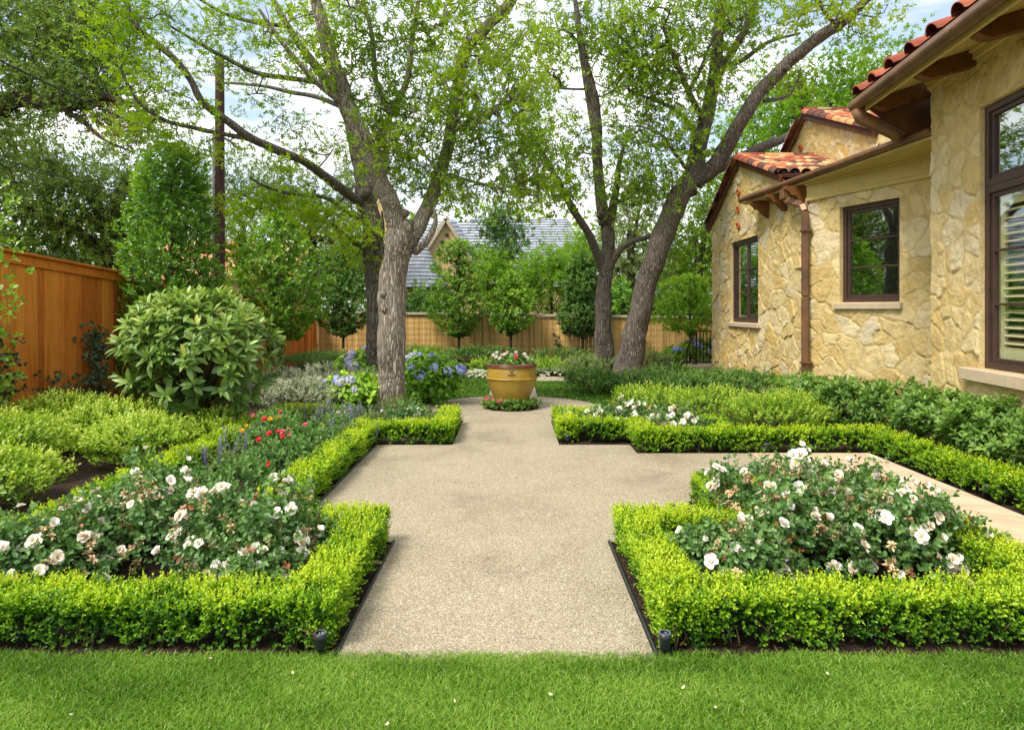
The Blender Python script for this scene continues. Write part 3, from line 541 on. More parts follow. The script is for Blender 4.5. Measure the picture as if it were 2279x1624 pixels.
def window(fr, u0, u1, z0, z1, back=.12, cols=1, rows=3, fw=.075, glass='glass', room=True, sash=True):
    m = MB(); k1, k0 = -back + .05, -back - .03
    fbox(m, fr, u0, u0 + fw, z0, z1, k0, k1); fbox(m, fr, u1 - fw, u1, z0, z1, k0, k1); fbox(m, fr, u0 + fw, u1 - fw, z0, z0 + fw, k0, k1 - .002); fbox(m, fr, u0 + fw, u1 - fw, z1 - fw, z1, k0, k1 - .002)
    wn = m.build('window', M['frame'], house, smooth=False)
    cw = (u1 - u0 - 2 * fw) / cols; sw = .05
    for c in range(cols):
        a = u0 + fw + c * cw; b = a + cw; s = MB(); s0, s1 = -back - .03, -back + .022
        fbox(s, fr, a + .002, a + sw, z0 + fw, z1 - fw, s0, s1); fbox(s, fr, b - sw, b - .002, z0 + fw, z1 - fw, s0, s1); fbox(s, fr, a + sw, b - sw, z0 + fw, z0 + fw + sw, s0, s1 - .002); fbox(s, fr, a + sw, b - sw, z1 - fw - sw, z1 - fw, s0, s1 - .002)
        for k in range(1, rows):
            zz = z0 + fw + sw + (z1 - z0 - 2 * fw - 2 * sw) * k / rows; fbox(s, fr, a + sw, b - sw, zz - .014, zz + .014, s0 + .005, s1 - .004)
        s.build('sash', M['frame'], wn, smooth=False)
        g = MB(); g.add([wf(fr, a + sw, z0 + fw + sw, -back - .008), wf(fr, b - sw, z0 + fw + sw, -back - .008), wf(fr, b - sw, z1 - fw - sw, -back - .008), wf(fr, a + sw, z1 - fw - sw, -back - .008)], [[0, 1, 2, 3]]); g.build('pane', M[glass], wn, smooth=False)
    if room:
        g = MB(); K = -back - .5
        q = [wf(fr, u0, z0, -back - .06), wf(fr, u1, z0, -back - .06), wf(fr, u1, z1, -back - .06), wf(fr, u0, z1, -back - .06), wf(fr, u0, z0, K), wf(fr, u1, z0, K), wf(fr, u1, z1, K), wf(fr, u0, z1, K)]
        g.add(q, [[4, 5, 6, 7], [0, 1, 5, 4], [2, 3, 7, 6], [1, 2, 6, 5], [3, 0, 4, 7]]); g.build('room_lining', M['dkroom'], wn, smooth=False)
    return wn
def sill(fr, u0, u1, z0, z1, parent, out=.07):
    m = MB(); fbox(m, fr, u0, u1, z0, z1, -.10, out, bev=.012); m.build('sill', M['sill'], parent, smooth=False)
# wall A: parallel to the path, under the tiled gable (u runs from its near corner away from the camera)
zA = lambda z: EYE + (z - EYE) * HSC
uA = lambda y: (y - 11.5) * HSC
gA = dict(apy=14.95, apz=4.98, ny=12.55, nz=4.17, fy=17.05, fz=3.86)
def rake(g, y, low):
    l = np.where(y > g['apy'], g['apz'] + (g['fz'] - g['apz']) * (y - g['apy']) / (g['fy'] - g['apy']), g['apz'] + (g['nz'] - g['apz']) * (g['apy'] - y) / (g['apy'] - g['ny']))
    return zA(np.where(y < g['ny'], low, l))
_, frA = stone_wall(hs(5, 11.5)[:2], hs(5, 17.05)[:2], -.05, zA(5.0), [(uA(13.86), uA(15.62), zA(1.5), zA(3.3))], lambda u: rake(gA, 11.5 + u / HSC, 3.93), seed=2)
wA = window(frA, uA(13.86), uA(15.62), zA(1.5), zA(3.3), cols=2, rows=3); sill(frA, uA(13.74), uA(15.74), zA(1.40), zA(1.495), wA)
# wall B: the angled bay wall
P1, P2 = np.array([5.0, 11.5]), np.array([5.95, 8.86]); tB = lambda t: np.linalg.norm(np.array([.36, -1]) * t); LB = np.linalg.norm(P1 - P2)
ub = lambda t: (LB - tB(t)) * HSC
_, frB = stone_wall(P2 * HSC, P1 * HSC, -.05, zA(3.93), [(ub(1.65), ub(.62), zA(1.90), zA(3.41))], None, seed=5)
wB = window(frB, ub(1.65), ub(.62), zA(1.90), zA(3.41), cols=1, rows=3); sill(frB, ub(1.70), ub(.55), zA(1.79), zA(1.895), wB)
# wall C: the nearest wall with the tall shuttered window
P3 = np.array([5.1, 8.3]); dC = np.array([.127, 1.]); LC = 5.6; C0 = P3 - dC * LC; nC = np.linalg.norm(dC)
uc = lambda t: (LC - t) * nC * HSC
wt = (uc(3.55), uc(1.053), zA(1.17), zA(3.93))
_, frC = stone_wall(C0 * HSC, P3 * HSC, -.05, zA(4.56), [wt], None, seed=8)
# C's return wall (faces the bay)
_, frR = stone_wall(P3 * HSC, (P3 + np.array([1.25, .25])) * HSC, -.05, zA(4.5), [], None, seed=9, res=.035)
# far return of A (faces the rear garden)
_, frF = stone_wall(hs(5, 17.05)[:2], hs(9, 17.05)[:2], -.05, zA(3.86), [], None, seed=12, res=.05)
# tall window C: transom light above, two casements with plantation shutters below
zt = zA(3.08)
wC = window(frC, wt[0], wt[1], wt[2], zt, cols=2, rows=3, fw=.08, glass='glassc', back=.10)
wC2 = window(frC, wt[0], wt[1], zt + .002, wt[3], cols=2, rows=1, fw=.08, glass='glass', back=.10, room=True)
sill(frC, wt[0] - .25, wt[1] + .27, zA(1.03), zA(1.165), wC, out=.10)
cw = (wt[1] - wt[0] - .16) / 2
for c in range(2):
    a = wt[0] + .08 + c * cw + .06; b = a + cw - .12; s = MB(); K = -.165
    fbox(s, frC, a, a + .09, wt[2] + .1, zt - .1, K - .02, K + .02, bev=.006); fbox(s, frC, b - .09, b, wt[2] + .1, zt - .1, K - .02, K + .02, bev=.006)
    fbox(s, frC, a + .09, b - .09, wt[2] + .1, wt[2] + .26, K - .018, K + .018, bev=.006); fbox(s, frC, a + .09, b - .09, zt - .24, zt - .1, K - .018, K + .018, bev=.006)
    zz = np.arange(wt[2] + .31, zt - .26, .088)
    A_, d_, n_ = frC
    for z in zz:
        ang = math.radians(24); x = np.array([d_[0], d_[1], 0]); y = np.array([n_[0] * math.cos(ang), n_[1] * math.cos(ang), -math.sin(ang)]); z_ = np.cross(x, y)
        s.box(wf(frC, (a + b) / 2, z, K), (b - a - .18, .085, .012), bev=.004, axes=np.array([x, y, z_]))
    s.build('shutter', M['shutter'], wC, smooth=False)
# trim, eaves, gutters
def gutter(a, b, r=.075, name='gutter', lip=True):
    a = np.asarray(a, float) - HO; b = np.asarray(b, float) - HO; d = nrmz(b - a); sd = nrmz(np.cross(d, [0, 0, 1.])); m = MB()
    prof = [(-r, r * .9), (-r, 0), (-r * .7, -r * .55), (-r * .2, -r * .85), (r * .35, -r * .75), (r * .75, -r * .35), (r * .92, r * .25), (r * 1.08, r * .75), (r * .98, r * .9), (r * .8, r * .55), (r * .6, -r * .1), (-r * .8, -r * .3)]
    V = np.array([[e + sd * p[0] + np.array([0, 0, p[1]]) for p in prof] for e in (a, b)]); k = len(prof); i = np.arange(k)
    m.add(V.reshape(-1, 3), np.stack([i, (i + 1) % k, (i + 1) % k + k, i + k], 1)); m.poly(V[0]); m.poly(V[1][::-1])
    ln = np.linalg.norm(b - a)
    for t in np.arange(.9, ln, 1.6):
        m.add((V[0] + d * t) * 1.0, np.zeros((0, 3))); q = [np.array([(a + d * (t + w_)) + (sd * p[0] + np.array([0, 0, p[1]])) * 1.05 for p in prof[1:9]]) for w_ in (0, .03)]; kk = len(q[0]); ii = np.arange(kk - 1)
        m.add(np.concatenate(q), np.stack([ii, ii + 1, ii + 1 + kk, ii + kk], 1))
    return m.build(name, M['copper'], house)
gB0, gB1 = hs(4.6, 13.75, 3.97), hs(5.13, 8.32, 3.97)
gutter(gB1, gB0, .06)
def quadpart(name, pts, mat, th=.03):
    m = MB(); p = np.asarray(pts, float) - HO; n = nrmz(np.cross(p[1] - p[0], p[2] - p[0])); q = p - n * th
    m.add(np.concatenate([p, q]), [[0, 1, 2, 3], [7, 6, 5, 4], [0, 4, 5, 1], [1, 5, 6, 2], [2, 6, 7, 3], [3, 7, 4, 0]]); return m.build(name, mat, house, smooth=False)
# soffit over the bay, sloping a little up from the wall to the gutter, and a frieze board on the bay wall
quadpart('soffit', [hs(4.64, 13.75, 3.93), hs(5.03, 13.75, 3.93), hs(6.2, 8.3, 3.93), hs(5.17, 8.3, 3.93)][::-1], M['trim'], .04)
m = MB(); fbox(m, frB, 0, LB * HSC + .02, zA(3.66), zA(3.925), 0, .035, bev=.004); fbox(m, frB, 0, LB * HSC + .03, zA(3.60), zA(3.66), 0, .06, bev=.008); fbox(m, frB, 0, LB * HSC + .02, zA(3.86), zA(3.93), .036, .09, bev=.01)
m.build('frieze', M['trim'], house, smooth=False)
quadpart('flat_roof', [hs(4.6, 13.75, 3.99), hs(5.13, 8.32, 3.99), hs(7.6, 8.32, 4.02), hs(7.6, 13.75, 4.02)], M['roofbase'], .03)
for y in (13.3, 12.45, 11.65):                                             # carved corbels under the overhang
    s = MB(); x0 = 5.0; prof = [(0, 0), (-.36, 0), (-.36, -.06), (-.30, -.09), (-.26, -.15), (-.18, -.17), (-.12, -.24), (-.05, -.30), (0, -.32)]
    V = [hs(x0 + px_, y + w_, 3.885 + pz_) - HO for w_ in (-.06, .06) for px_, pz_ in prof]; k = len(prof); i = np.arange(k)
    s.add(V, np.stack([i, (i + 1) % k, (i + 1) % k + k, i + k], 1)); s.poly(np.array(V[:k])[::-1]); s.poly(V[k:]); s.build('corbel', M['rafter'], house, smooth=False)
# downspout with leader elbow
m = MB(); b0 = hs(4.90, 11.42, 3.5) - HO
pts = [hs(4.78, 12.0, 3.90), hs(4.79, 11.95, 3.70), hs(4.88, 11.50, 3.55), hs(4.90, 11.42, 3.42), hs(4.90, 11.42, 2.0), hs(4.90, 11.42, .12)]
pts = [p - HO for p in pts]
for a, b in zip(pts[:-1], pts[1:]): m.bar(a, b, .125, .10, bev=.02, up=(0.3, 1, 0.05))
for z in (3.1, .9): m.box(hs(4.92, 11.42, z) - HO, (.19, .15, .04), bev=.005)
m.box(hs(4.79, 11.95, 3.80) - HO, (.18, .18, .2), bev=.015)
m.build('downspout', M['copper'], house, smooth=False)
# barrel tile roofs
def tiles(orig, ud, sd, nu, ns, w=.23, l=.40, name='tile_roof', clip=None, mix=None, seed=3, br=1.0, rough=.004, pal=None):
    orig = np.asarray(orig, float); ud = nrmz(np.asarray(ud, float)); sd = nrmz(np.asarray(sd, float)); nn = nrmz(np.cross(ud, sd)); nn = nn if nn[2] > 0 else -nn
    r = np.random.default_rng(seed); m = MB(); an = np.linspace(0, PI, 8)
    for i in range(nu):
        for j in range(ns):
            c = orig + ud * (i + .5) * w + sd * j * l * .82
            if clip is not None and not clip(c + sd * l * .4): continue
            V = []
            for e, (t, rr, lift) in enumerate(((0, .5, .035), (l, .42, .012))):
                c2 = c + sd * t + nn * lift + ud * r.normal(0, rough) + nn * r.normal(0, rough * .5)
                for a in an: V.append(c2 + ud * math.cos(a) * w * rr * br + nn * math.sin(a) * w * .42 * br)
            for a in an: V.append(c + nn * .035 + ud * math.cos(a) * w * .42 * br + nn * math.sin(a) * w * .34 * br)
            V = np.array(V) - HO; k = np.arange(7); t = r.uniform(0, 1) if pal is None else r.choice(pal)
            m.add(V, np.concatenate([np.stack([k, k + 1, k + 9, k + 8], 1), np.stack([k + 1, k, k + 16, k + 17], 1)]), tint=t)
    U = ud * nu * w; S = sd * (ns * l * .82 + l * .1); q = np.array([orig, orig + U, orig + U + S, orig + S]) + nn * .01 - HO
    if clip is None: m.add(q, [[0, 1, 2, 3]], tint=.9)
    return m.build(name, M['tile'], house)
def gable_roof(g, x0, x1, seed, nu, ov=.10):
    ap = hs(x0 - ov, g['apy'], g['apz'] + .10); nr = hs(x0 - ov, g['ny'], g['nz'] + .10); fr_ = hs(x0 - ov, g['fy'] + .2, g['fz'] - .02)
    sN = ap - nr; ns = int(np.linalg.norm(sN) / (.40 * .82)); rf = tiles(nr + sN * .02, (1, 0, 0), sN, nu, ns, seed=seed)
    sF = ap - fr_; ns2 = int(np.linalg.norm(sF) / (.40 * .82)); tiles(fr_, (1, 0, 0), sF, nu, ns2, seed=seed + 1)
    Lx = np.array([nu * .23, 0, 0]); m = MB()
    def slab(a, b):
        n = nrmz(np.cross(Lx, b - a)); n = n if n[2] > 0 else -n; p = np.array([a, a + Lx, b + Lx, b]) - HO; q = p - n * .06
        m.add(np.concatenate([p, q]), [[0, 1, 2, 3], [7, 6, 5, 4], [0, 4, 5, 1], [1, 5, 6, 2], [2, 6, 7, 3], [3, 7, 4, 0]])
    slab(nr, ap); slab(fr_, ap); m.build('roof_deck', M['roofbase'], house, smooth=False)
    r = np.random.default_rng(seed + 7); m = MB(); an = np.linspace(-.1, PI + .1, 9)                 # ridge caps, rake caps
    for i in range(int(nu * .23 / .34)):
        V = []
        for t, rr in ((0, .11), (.40, .095)):
            c = ap + np.array([.34 * i + t, 0, .045]); V += [c + np.array([0, math.cos(a) * rr, math.sin(a) * rr]) for a in an]
        k = np.arange(8); m.add(np.array(V) - HO, np.stack([k, k + 1, k + 10, k + 9], 1), tint=r.uniform(0, 1))
    def rk(a, b):
        dd = nrmz(b - a); n_ = int(np.linalg.norm(b - a) / .34); nn = nrmz(np.cross(np.array([1., 0, 0]), dd)); nn = nn if nn[2] > 0 else -nn
        for i in range(n_):
            V = []
            for t, rr in ((0, .10), (.38, .085)):
                c = a + dd * (.34 * i + t) + nn * .03; V += [c + np.array([1., 0, 0]) * math.cos(q) * rr + nn * math.sin(q) * rr for q in an]
            k = np.arange(8); m.add(np.array(V) - HO, np.stack([k, k + 1, k + 10, k + 9], 1), tint=r.choice([.1, .3, .5, .7, .9, .95]))
    rk(nr, ap); rk(fr_, ap); m.build('ridge_tiles', M['tile'], house)
    m = MB()
    for a, b in ((nr, ap), (fr_, ap)): m.bar(a - HO + np.array([.05, 0, -.09]), b - HO + np.array([.05, 0, -.09]), .05, .12, bev=.006)
    m.build('bargeboard', M['rafter'], house, smooth=False)
gable_roof(gA, 5.0, 8.0, 31, 13)
gB = dict(apy=15.3, apz=6.08, ny=12.3, nz=4.92, fy=18.2, fz=4.2)
_, frG = stone_wall(hs(6.6, 12.3)[:2], hs(6.6, 17.6)[:2], zA(3.6), zA(6.1), [], lambda u: rake(gB, 12.3 + u / HSC, 4.9), seed=15, res=.03)
gable_roof(gB, 6.6, 10, 51, 14)
stone_wall(hs(9.9, 12.3)[:2], hs(6.6, 12.3)[:2], zA(3.6), zA(4.95), [], None, seed=19, res=.05)
for p in (hs(5, 15.0, 4.35), hs(5, 15.0, 3.98), hs(5, 15.0, 3.62), hs(6.6, 15.55, 5.45)):
    m = MB(); an = np.linspace(0, 2 * PI, 20, endpoint=False); R_ = .085; V = []
    for x_, r_ in ((0, R_), (-.06, R_), (-.06, R_ * .72), (.0, R_ * .70)): V += [p - HO + np.array([x_, math.cos(a) * r_, math.sin(a) * r_]) for a in an]
    i = np.arange(20); j = (i + 1) % 20
    for k in range(3): m.add(V, np.stack([i + 20 * k, j + 20 * k, j + 20 * (k + 1), i + 20 * (k + 1)], 1)) if k == 0 else m.f4.append(np.stack([i + 20 * k, j + 20 * k, j + 20 * (k + 1), i + 20 * (k + 1)], 1)) or m.m4.append(np.zeros(20, int))
    m.build('clay_vent', M['vent'], house)
# C's roof: overhanging eave, rafter tails, fascia, gutter, tile ends
dCn = np.array([.11, 1.]); e1 = np.array([4.40, 8.83]); e0 = e1 - dCn * 6.2; zE = 4.40
def ce(t, off, z): p = e1 - dCn * t + np.array([off, 0]); return hs(p[0], p[1], z)
gutter(ce(6.2, .02, zE - .01), ce(0, .02, zE - .01), .078)
quadpart('fascia', [ce(6.2, .085, zE + .06), ce(0, .085, zE + .06), ce(0, .085, zE - .09), ce(6.2, .085, zE - .09)], M['trim'], .03)
quadpart('soffit', [ce(6.2, .11, zE + .02), ce(6.2, 1.3, zE + .40), ce(0, 1.3, zE + .40), ce(0, .11, zE + .02)], M['trim'], .03)
for t in (.35, 1.45, 2.55, 3.65, 4.75):
    s = MB(); prof = [(.13, -.005), (.13, -.09), (.2, -.12), (.28, -.13), (1.0, .08), (1.0, .26)]
    V = [ce(t + w_, o_, zE + z_) - HO for w_ in (-.07, .07) for o_, z_ in prof]; k = len(prof); i = np.arange(k); s.add(V, np.stack([i, (i + 1) % k, (i + 1) % k + k, i + k], 1)); s.poly(V[:k]); s.poly(np.array(V[k:])[::-1]); s.build('rafter_tail', M['rafter'], house, smooth=False)
m = MB(); fbox(m, frC, 0, LC * nC * HSC + .02, zA(4.46), zA(4.53), 0, .05, bev=.008); fbox(m, frC, 0, LC * nC * HSC + .03, zA(4.53), zA(4.62), 0, .09, bev=.01); m.build('frieze', M['trim'], house, smooth=False)
sl = np.array([1., 0, .42]); tiles(ce(6.1, -.02, zE + .09), np.append(dCn, 0), sl, 13, 9, w=.52, l=.42, seed=77, br=.50, rough=.012, pal=[.05, .2, .35, .35, .2, .5, .95, .05, 1.])
quadpart('roof_deck', [ce(6.2, .05, zE + .07), ce(0, .05, zE + .07), ce(0, 3.2, zE + .07 + 3.15 * .42), ce(6.2, 3.2, zE + .07 + 3.15 * .42)][::-1], M['roofbase'], .05)
m = MB(); m.bar(ce(.0, .02, zE - .02) - HO, ce(-.02, 3.2, zE - .02 + 3.2 * .42) - HO, .05, .20, bev=.01); m.build('bargeboard', M['rafter'], house, smooth=False)
quadpart('eave_shade_panel', [ce(.1, .16, zE - .02), ce(.1, .62, 4.03), ce(.1, 2.6, 4.03), ce(.1, 2.6, zE + .9)], M['rafter'], .04)  # dark panel added to stand in for the shadowed gap under the eave
m = MB(); pts = [ce(.12, .02, zE - .05), ce(.12, .06, zE - .16), ce(.05, .52, 4.06), ce(.05, .60, 3.99)]
m.tube([p - HO for p in pts], .095, 12); m.build('leader_pipe', M['copper'], house)
house.location = [float(v) for v in HO]
# ------------------------------------------------------------------ fences
def fence_run(name, label, A, B, zA_, zB_, bw, mat, group=None, gap=.007, cap=True, post=None, capmat=None, face=1.0):
    t = thing(name, label, 'fence', (*A, 0), group); A = np.asarray(A, float); B = np.asarray(B, float); Lw = np.linalg.norm(B - A); d = (B - A) / Lw; nv = np.array([-d[1], d[0]]) * face; O = np.array([*A, 0.])
    m = MB(); n = int(Lw / bw); r = np.random.default_rng(int(Lw * 100)); ax = np.array([[d[0], d[1], 0], [nv[0], nv[1], 0], [0, 0, 1]])
    for i in range(n):
        u = (i + .5) * bw; z1 = zA_ + (zB_ - zA_) * u / Lw - .10; off = .004 * (i % 2) + r.normal(0, .0015)
        m.box(np.array([*(A + d * u + nv * off), z1 / 2 + .02]) - O, (bw - gap, .02, z1 - .04), tint=r.uniform(0, .55), bev=.003, axes=ax)
    m.build('board_panel', mat, t, smooth=False)
    p0 = np.array([*(A + nv * .01), zA_]) - O; p1 = np.array([*(B + nv * .01), zB_]) - O; m = MB()
    if cap:
        m.bar(p0 + [0, 0, -.02], p1 + [0, 0, -.02], .16, .04, tint=.15, bev=.006); m.build('cap_rail', mat, t, smooth=False)
        m = MB(); m.bar(p0 + np.array([nv[0] * .03, nv[1] * .03, -.11]), p1 + np.array([nv[0] * .03, nv[1] * .03, -.11]), .02, .135, tint=.3, bev=.004); m.build('trim_board', mat, t, smooth=False)
    return t, d, nv, O, Lw
FX = -6.85
cf, *_ = fence_run('wooden_fence', 'tall orange cedar board fence with a flat cap running along the left side', (FX, 3.6), (FX, 24.0), 2.92, 1.76, .142, M['cedar'], face=-1)
bA, bB = np.array([FX, 24.0]), np.array([10.5, 21.6]); 
t2, d, nv, O, Lw = fence_run('wooden_fence', 'tan board fence with a wire grid trellis closing the rear of the garden', tuple(bA + [0.03, -.02]), tuple(bB), 1.72, 1.50, .135, M['pine'], cap=False, face=-1)
m = MB(); r = np.random.default_rng(4); u = 0
while u < Lw - .1:
    l = r.uniform(.45, .9); l = min(l, Lw - u - .01); z = 1.72 - .22 * (u + l / 2) / Lw; c = bA + d * (u + l / 2); m.box(np.array([*c, z - .045]) - O, (l - .012, .20, .085), tint=r.uniform(), bev=.012, axes=np.array([[d[0], d[1], 0], [nv[0], nv[1], 0], [0, 0, 1]])); u += l
m.build('cap_stone', M['cap'], t2, smooth=False)
m = MB()
for u in np.arange(.3, Lw, .2): 
    c = bA + d * u + nv * .05; m.box(np.array([*c, .80]) - O, (.006, .006, 1.5), rz=math.atan2(d[1], d[0]))
for z in np.arange(.16, 1.6, .2):
    a = np.array([*(bA + nv * .055), z]) - O; b = np.array([*(bB + nv * .055), z]) - O; m.bar(a, b, .006, .006)
m.build('wire_trellis', M['gwire'], t2, smooth=False)
# ------------------------------------------------------------------ iron railing at the house corner
rl = thing('iron_railing', 'black wrought iron stair railing beyond the far corner of the stone house', 'railing', at(1548, 830, 19.9) * [1, 1, 0])
RO = np.array(rl.location)
step = MB(); q0, q1 = at(1540, 0, 19.9), at(1640, 0, 19.9); step.box(((q0[0] + q1[0]) / 2 + .5, 20.9, .06), (2.6, 2.4, .22), bev=.02); so_ = step.build('stone_landing', M['sill'], smooth=False); struct(so_)
m = MB(); x0, x1, x2 = at(1528, 0, 19.9)[0], at(1549, 0, 19.9)[0], 6.3; y = 19.9; zt0, zt1 = at(0, 776, 19.9)[2], at(0, 737, 19.9)[2]
P_ = lambda x, z, yy=y: np.array([x, yy, z]) - RO
m.bar(P_(x0, zt0), P_(x1, zt1), .05, .03, bev=.006); m.bar(P_(x1, zt1), P_(x2, zt1), .05, .03, bev=.006); m.build('hand_rail', M['iron'], rl, smooth=False)
m = MB(); m.box(P_(x0, (zt0 + .02) / 2), (.035, .035, zt0 - .02)); m.box(P_(x1, (zt1 + .1) / 2), (.04, .04, zt1 - .14)); m.build('post', M['iron'], rl, smooth=False)
m = MB(); m.bar(P_(x0, .12), P_(x1, .22), .03, .015); m.bar(P_(x1, .22), P_(x2, .22), .03, .015)
k = 0
for x in np.arange(x0 + .08, x2, .10):
    zt_ = zt0 + (zt1 - zt0) * (x - x0) / (x1 - x0) if x < x1 else zt1; zb = .12 if x < x1 else .22; m.box(P_(x, (zt_ + zb) / 2), (.022, .022, zt_ - zb))
    if x > x1 and k % 3 == 0:
        for dz in (.45, .62): m.sphere(P_(x, zb + dz), (.035, .02, .05), nu=8, nv=6)
    k += 1
m.build('baluster', M['iron'], rl, smooth=False)
# ------------------------------------------------------------------ urn
UO = np.array([-.005, 12.37, 0])
urn = thing('garden_urn', 'large ochre glazed urn with brown rim in the middle of the round path', 'urn', UO)
S_ = .455
prof = [(0, .03), (.26, .03), (.275, .05), (.295, .12), (.345, .24), (.395, .36), (.435, .47), (.452, .53), (.456, .55), (.452, .60), (.447, .66), (.438, .72), (.425, .76)]
m = MB(); m.lathe(prof, sides=72); m.build('vessel', M['urn'], urn)
m = MB(); m.lathe([(.452, .535), (.468, .542), (.474, .555), (.468, .568), (.449, .575)], sides=72); m.build('band', M['urn'], urn)
m = MB(); m.lathe([(.424, .755), (.450, .757), (.462, .768), (.455, .780), (.448, .784), (.458, .790), (.463, .803), (.455, .815), (.425, .82), (.39, .812), (.385, .78), (.385, .70)], sides=72); m.build('rim', M['urnrim'], urn)
m = MB(); m.lathe([(0, .745), (.2, .75), (.387, .74)], sides=40); m.build('potting_soil', M['mulch'], urn)
m = MB()                                                                       # the small emblem on the shoulder
def onurn(x, z): 
    R_ = np.interp(z, [.53, .60, .66, .72, .76], [.452, .452, .447, .438, .425]) + .006; return np.array([x, -math.sqrt(R_ * R_ - x * x), z])
for pts, rr in (([(-.045, .735), (-.035, .715), (-.008, .695), (0, .668)], [.004, .010, .013, .006]), ([(.035, .735), (.022, .718), (.008, .70), (0, .668)], [.004, .009, .011, .006]), ([(-.012, .722), (-.002, .70), (0, .668), (.002, .648)], [.005, .010, .008, .004]),
                ([(-.06, .652), (-.02, .656), (.02, .650), (.06, .654)], [.003, .005, .005, .003]), ([(-.075, .640), (-.02, .634), (.0, .640), (.03, .634), (.075, .638)], [.003, .005, .004, .005, .003]), ([(-.02, .628), (.02, .627)], [.004, .004])):
    m.tube([onurn(*p) for p in pts], rr, 6)
m.build('emblem', M['emblem'], urn)
# ------------------------------------------------------------------ path lights
pl = [((716, 1456), 'black spotlight at the grass edge by the left front hedge corner'), ((1476, 1456), 'black spotlight at the grass edge by the right front hedge corner'), ((1703, 1008), 'black spotlight in front of the far right hedge beside the cream paving'),
      ((2190, 1106), 'black spotlight half hidden at the foot of the hedge along the cream paving'), ((1262, 988), 'black spotlight at the path corner of the far right hedge')]
first = None
for (x, y), lb in pl:
    p = ground(x, y) + [0, -.03, 0]
    if first is None:
        first = thing('spotlight', lb, 'garden light', p, 'black spotlights along the hedges')
        m = MB(); m.lathe([(0, .0), (.012, .0), (.012, .06), (.03, .065), (.036, .075), (.036, .12), (.04, .125), (.041, .165), (.037, .165), (.035, .145), (0, .145)], sides=24); m.build('housing', M['plastic'], first)
        m = MB(); m.lathe([(.038, .163), (.042, .166), (.038, .171), (.031, .168)], sides=24); m.build('lens_ring', M['lens'], first)
        m = MB(); m.box((0, .045, .05), (.03, .02, .09), bev=.004); m.build('bracket', M['plastic'], first, smooth=False)
    else: copy_tree(first, p, lb)
    for o_ in ([first] if len(first.children) and y == 1456 and x == 716 else []): o_.scale = (.78, .78, .78)
# ------------------------------------------------------------------ utility pole and wires
UPX = at(489, 0, 18.6)
up = thing('utility_pole', 'tall dark brown utility pole with a grey conduit behind the cedar fence', 'pole', (UPX[0], UPX[1], 0))
m = MB(); m.tube([[0, 0, z] for z in np.linspace(0, 8.6, 14)], np.linspace(.145, .115, 14), 16, lump=.02); m.build('post', M['pole'], up)
m = MB(); m.tube([[-.16, -.06, 0], [-.155, -.06, 3], [-.145, -.055, 6.6]], .03, 10); m.build('conduit', M['conduit'], up)
def cable(a, b, sag, label, rad=.013):
    t = np.linspace(0, 1, 30)[:, None]; p = a * (1 - t) + b * t; p[:, 2] -= sag * 4 * (t * (1 - t))[:, 0]; m = MB(); m.tube(p, rad, 6); tag(m.build('cable', M['wire']), label, 'cable')
PT = np.array([UPX[0], UPX[1], 0])
cable(PT + [-.1, -.1, 6.0], at(-60, 105, 9), .10, 'thick black overhead cable crossing the upper left trees', .016)
cable(PT + [-.12, -.1, 4.45], at(-60, 335, 12), .10, 'thin overhead cable crossing the left trees low down', .010)
# ------------------------------------------------------------------ neighbour house
nb = thing('neighbour_house', 'tan house with grey slate gables and a pointed turret roof beyond the rear fence', 'house', (at(1100, 0, 34)[0], 34, 0)); NO = np.array(nb.location)
YH = 34.0
def npart(name, faces, mat, tints=None):
    m = MB()
    for i, f in enumerate(faces): m.poly(np.array(f) - NO, tint=(tints[i] if tints else .5))
    return m.build(name, mat, nb, smooth=False)
def slates(name, quad, rows, seed=1):
    r = np.random.default_rng(seed); a, b, c, d_ = [np.array(p, float) for p in quad]; m = MB(); n = nrmz(np.cross(b - a, d_ - a)); n = n if n[1] < 0 else -n     # a,b bottom; c,d top
    for i in range(rows):
        t0, t1 = i / rows, (i + 1.06) / rows; cols = max(3, int(np.linalg.norm((b - a)) / .55))
        for k in range(cols):
            s0, s1 = k / cols, (k + .97) / cols
            def q(s, t, h): return (a * (1 - s) + b * s) * (1 - t) + (d_ * (1 - s) + c * s) * t + n * h
            sh = .5 / cols if i % 2 else 0
            m.add(np.array([q(s0 + sh, t0, .07), q(min(s1 + sh, 1), t0, .07), q(min(s1 + sh, 1), min(t1, 1), 0), q(s0 + sh, min(t1, 1), 0), q(s0 + sh, t0, 0), q(min(s1 + sh, 1), t0, 0)]) - NO, [[0, 1, 2, 3], [4, 5, 1, 0]], tint=r.uniform())
    return m.build(name, M['slate'], nb, smooth=False)
p = lambda x, y, Y=YH: at(x, y, Y)
slates('roof', [p(1000, 640, 34), p(1330, 640, 34), p(1262, 486, 40), p(1040, 486, 40)], 26, 1)
slates('roof', [p(850, 640, 33.9), p(1130, 640, 33.9), p(1130, 496, 37), p(850, 496, 37)], 22, 4)
npart('gable_wall', [[p(945, 690, 31.5), p(1065, 690, 31.5), p(1065, 600, 31.5), p(992, 492, 31.5), p(945, 568, 31.5)]], M['tanwall'])
m = MB(); 
for a, b in ((p(992, 487, 31.4), p(935, 580, 31.4)), (p(992, 487, 31.4), p(1070, 610, 31.4))): m.bar(a - NO, b - NO, .25, .16)
m.build('bargeboard', M['cap'], nb, smooth=False)
slates('gable_roof', [p(1068, 612, 31.3), p(1090, 612, 36), p(1010, 487, 36), p(992, 487, 31.3)], 14, 2)
for x, y in ((994, 522), (984, 538), (976, 555), (1004, 545)):
    m = MB(); m.sphere(p(x, y, 31.45) - NO, .09, nu=8, nv=6); m.build('vent_hole', M['dkroom'], nb)
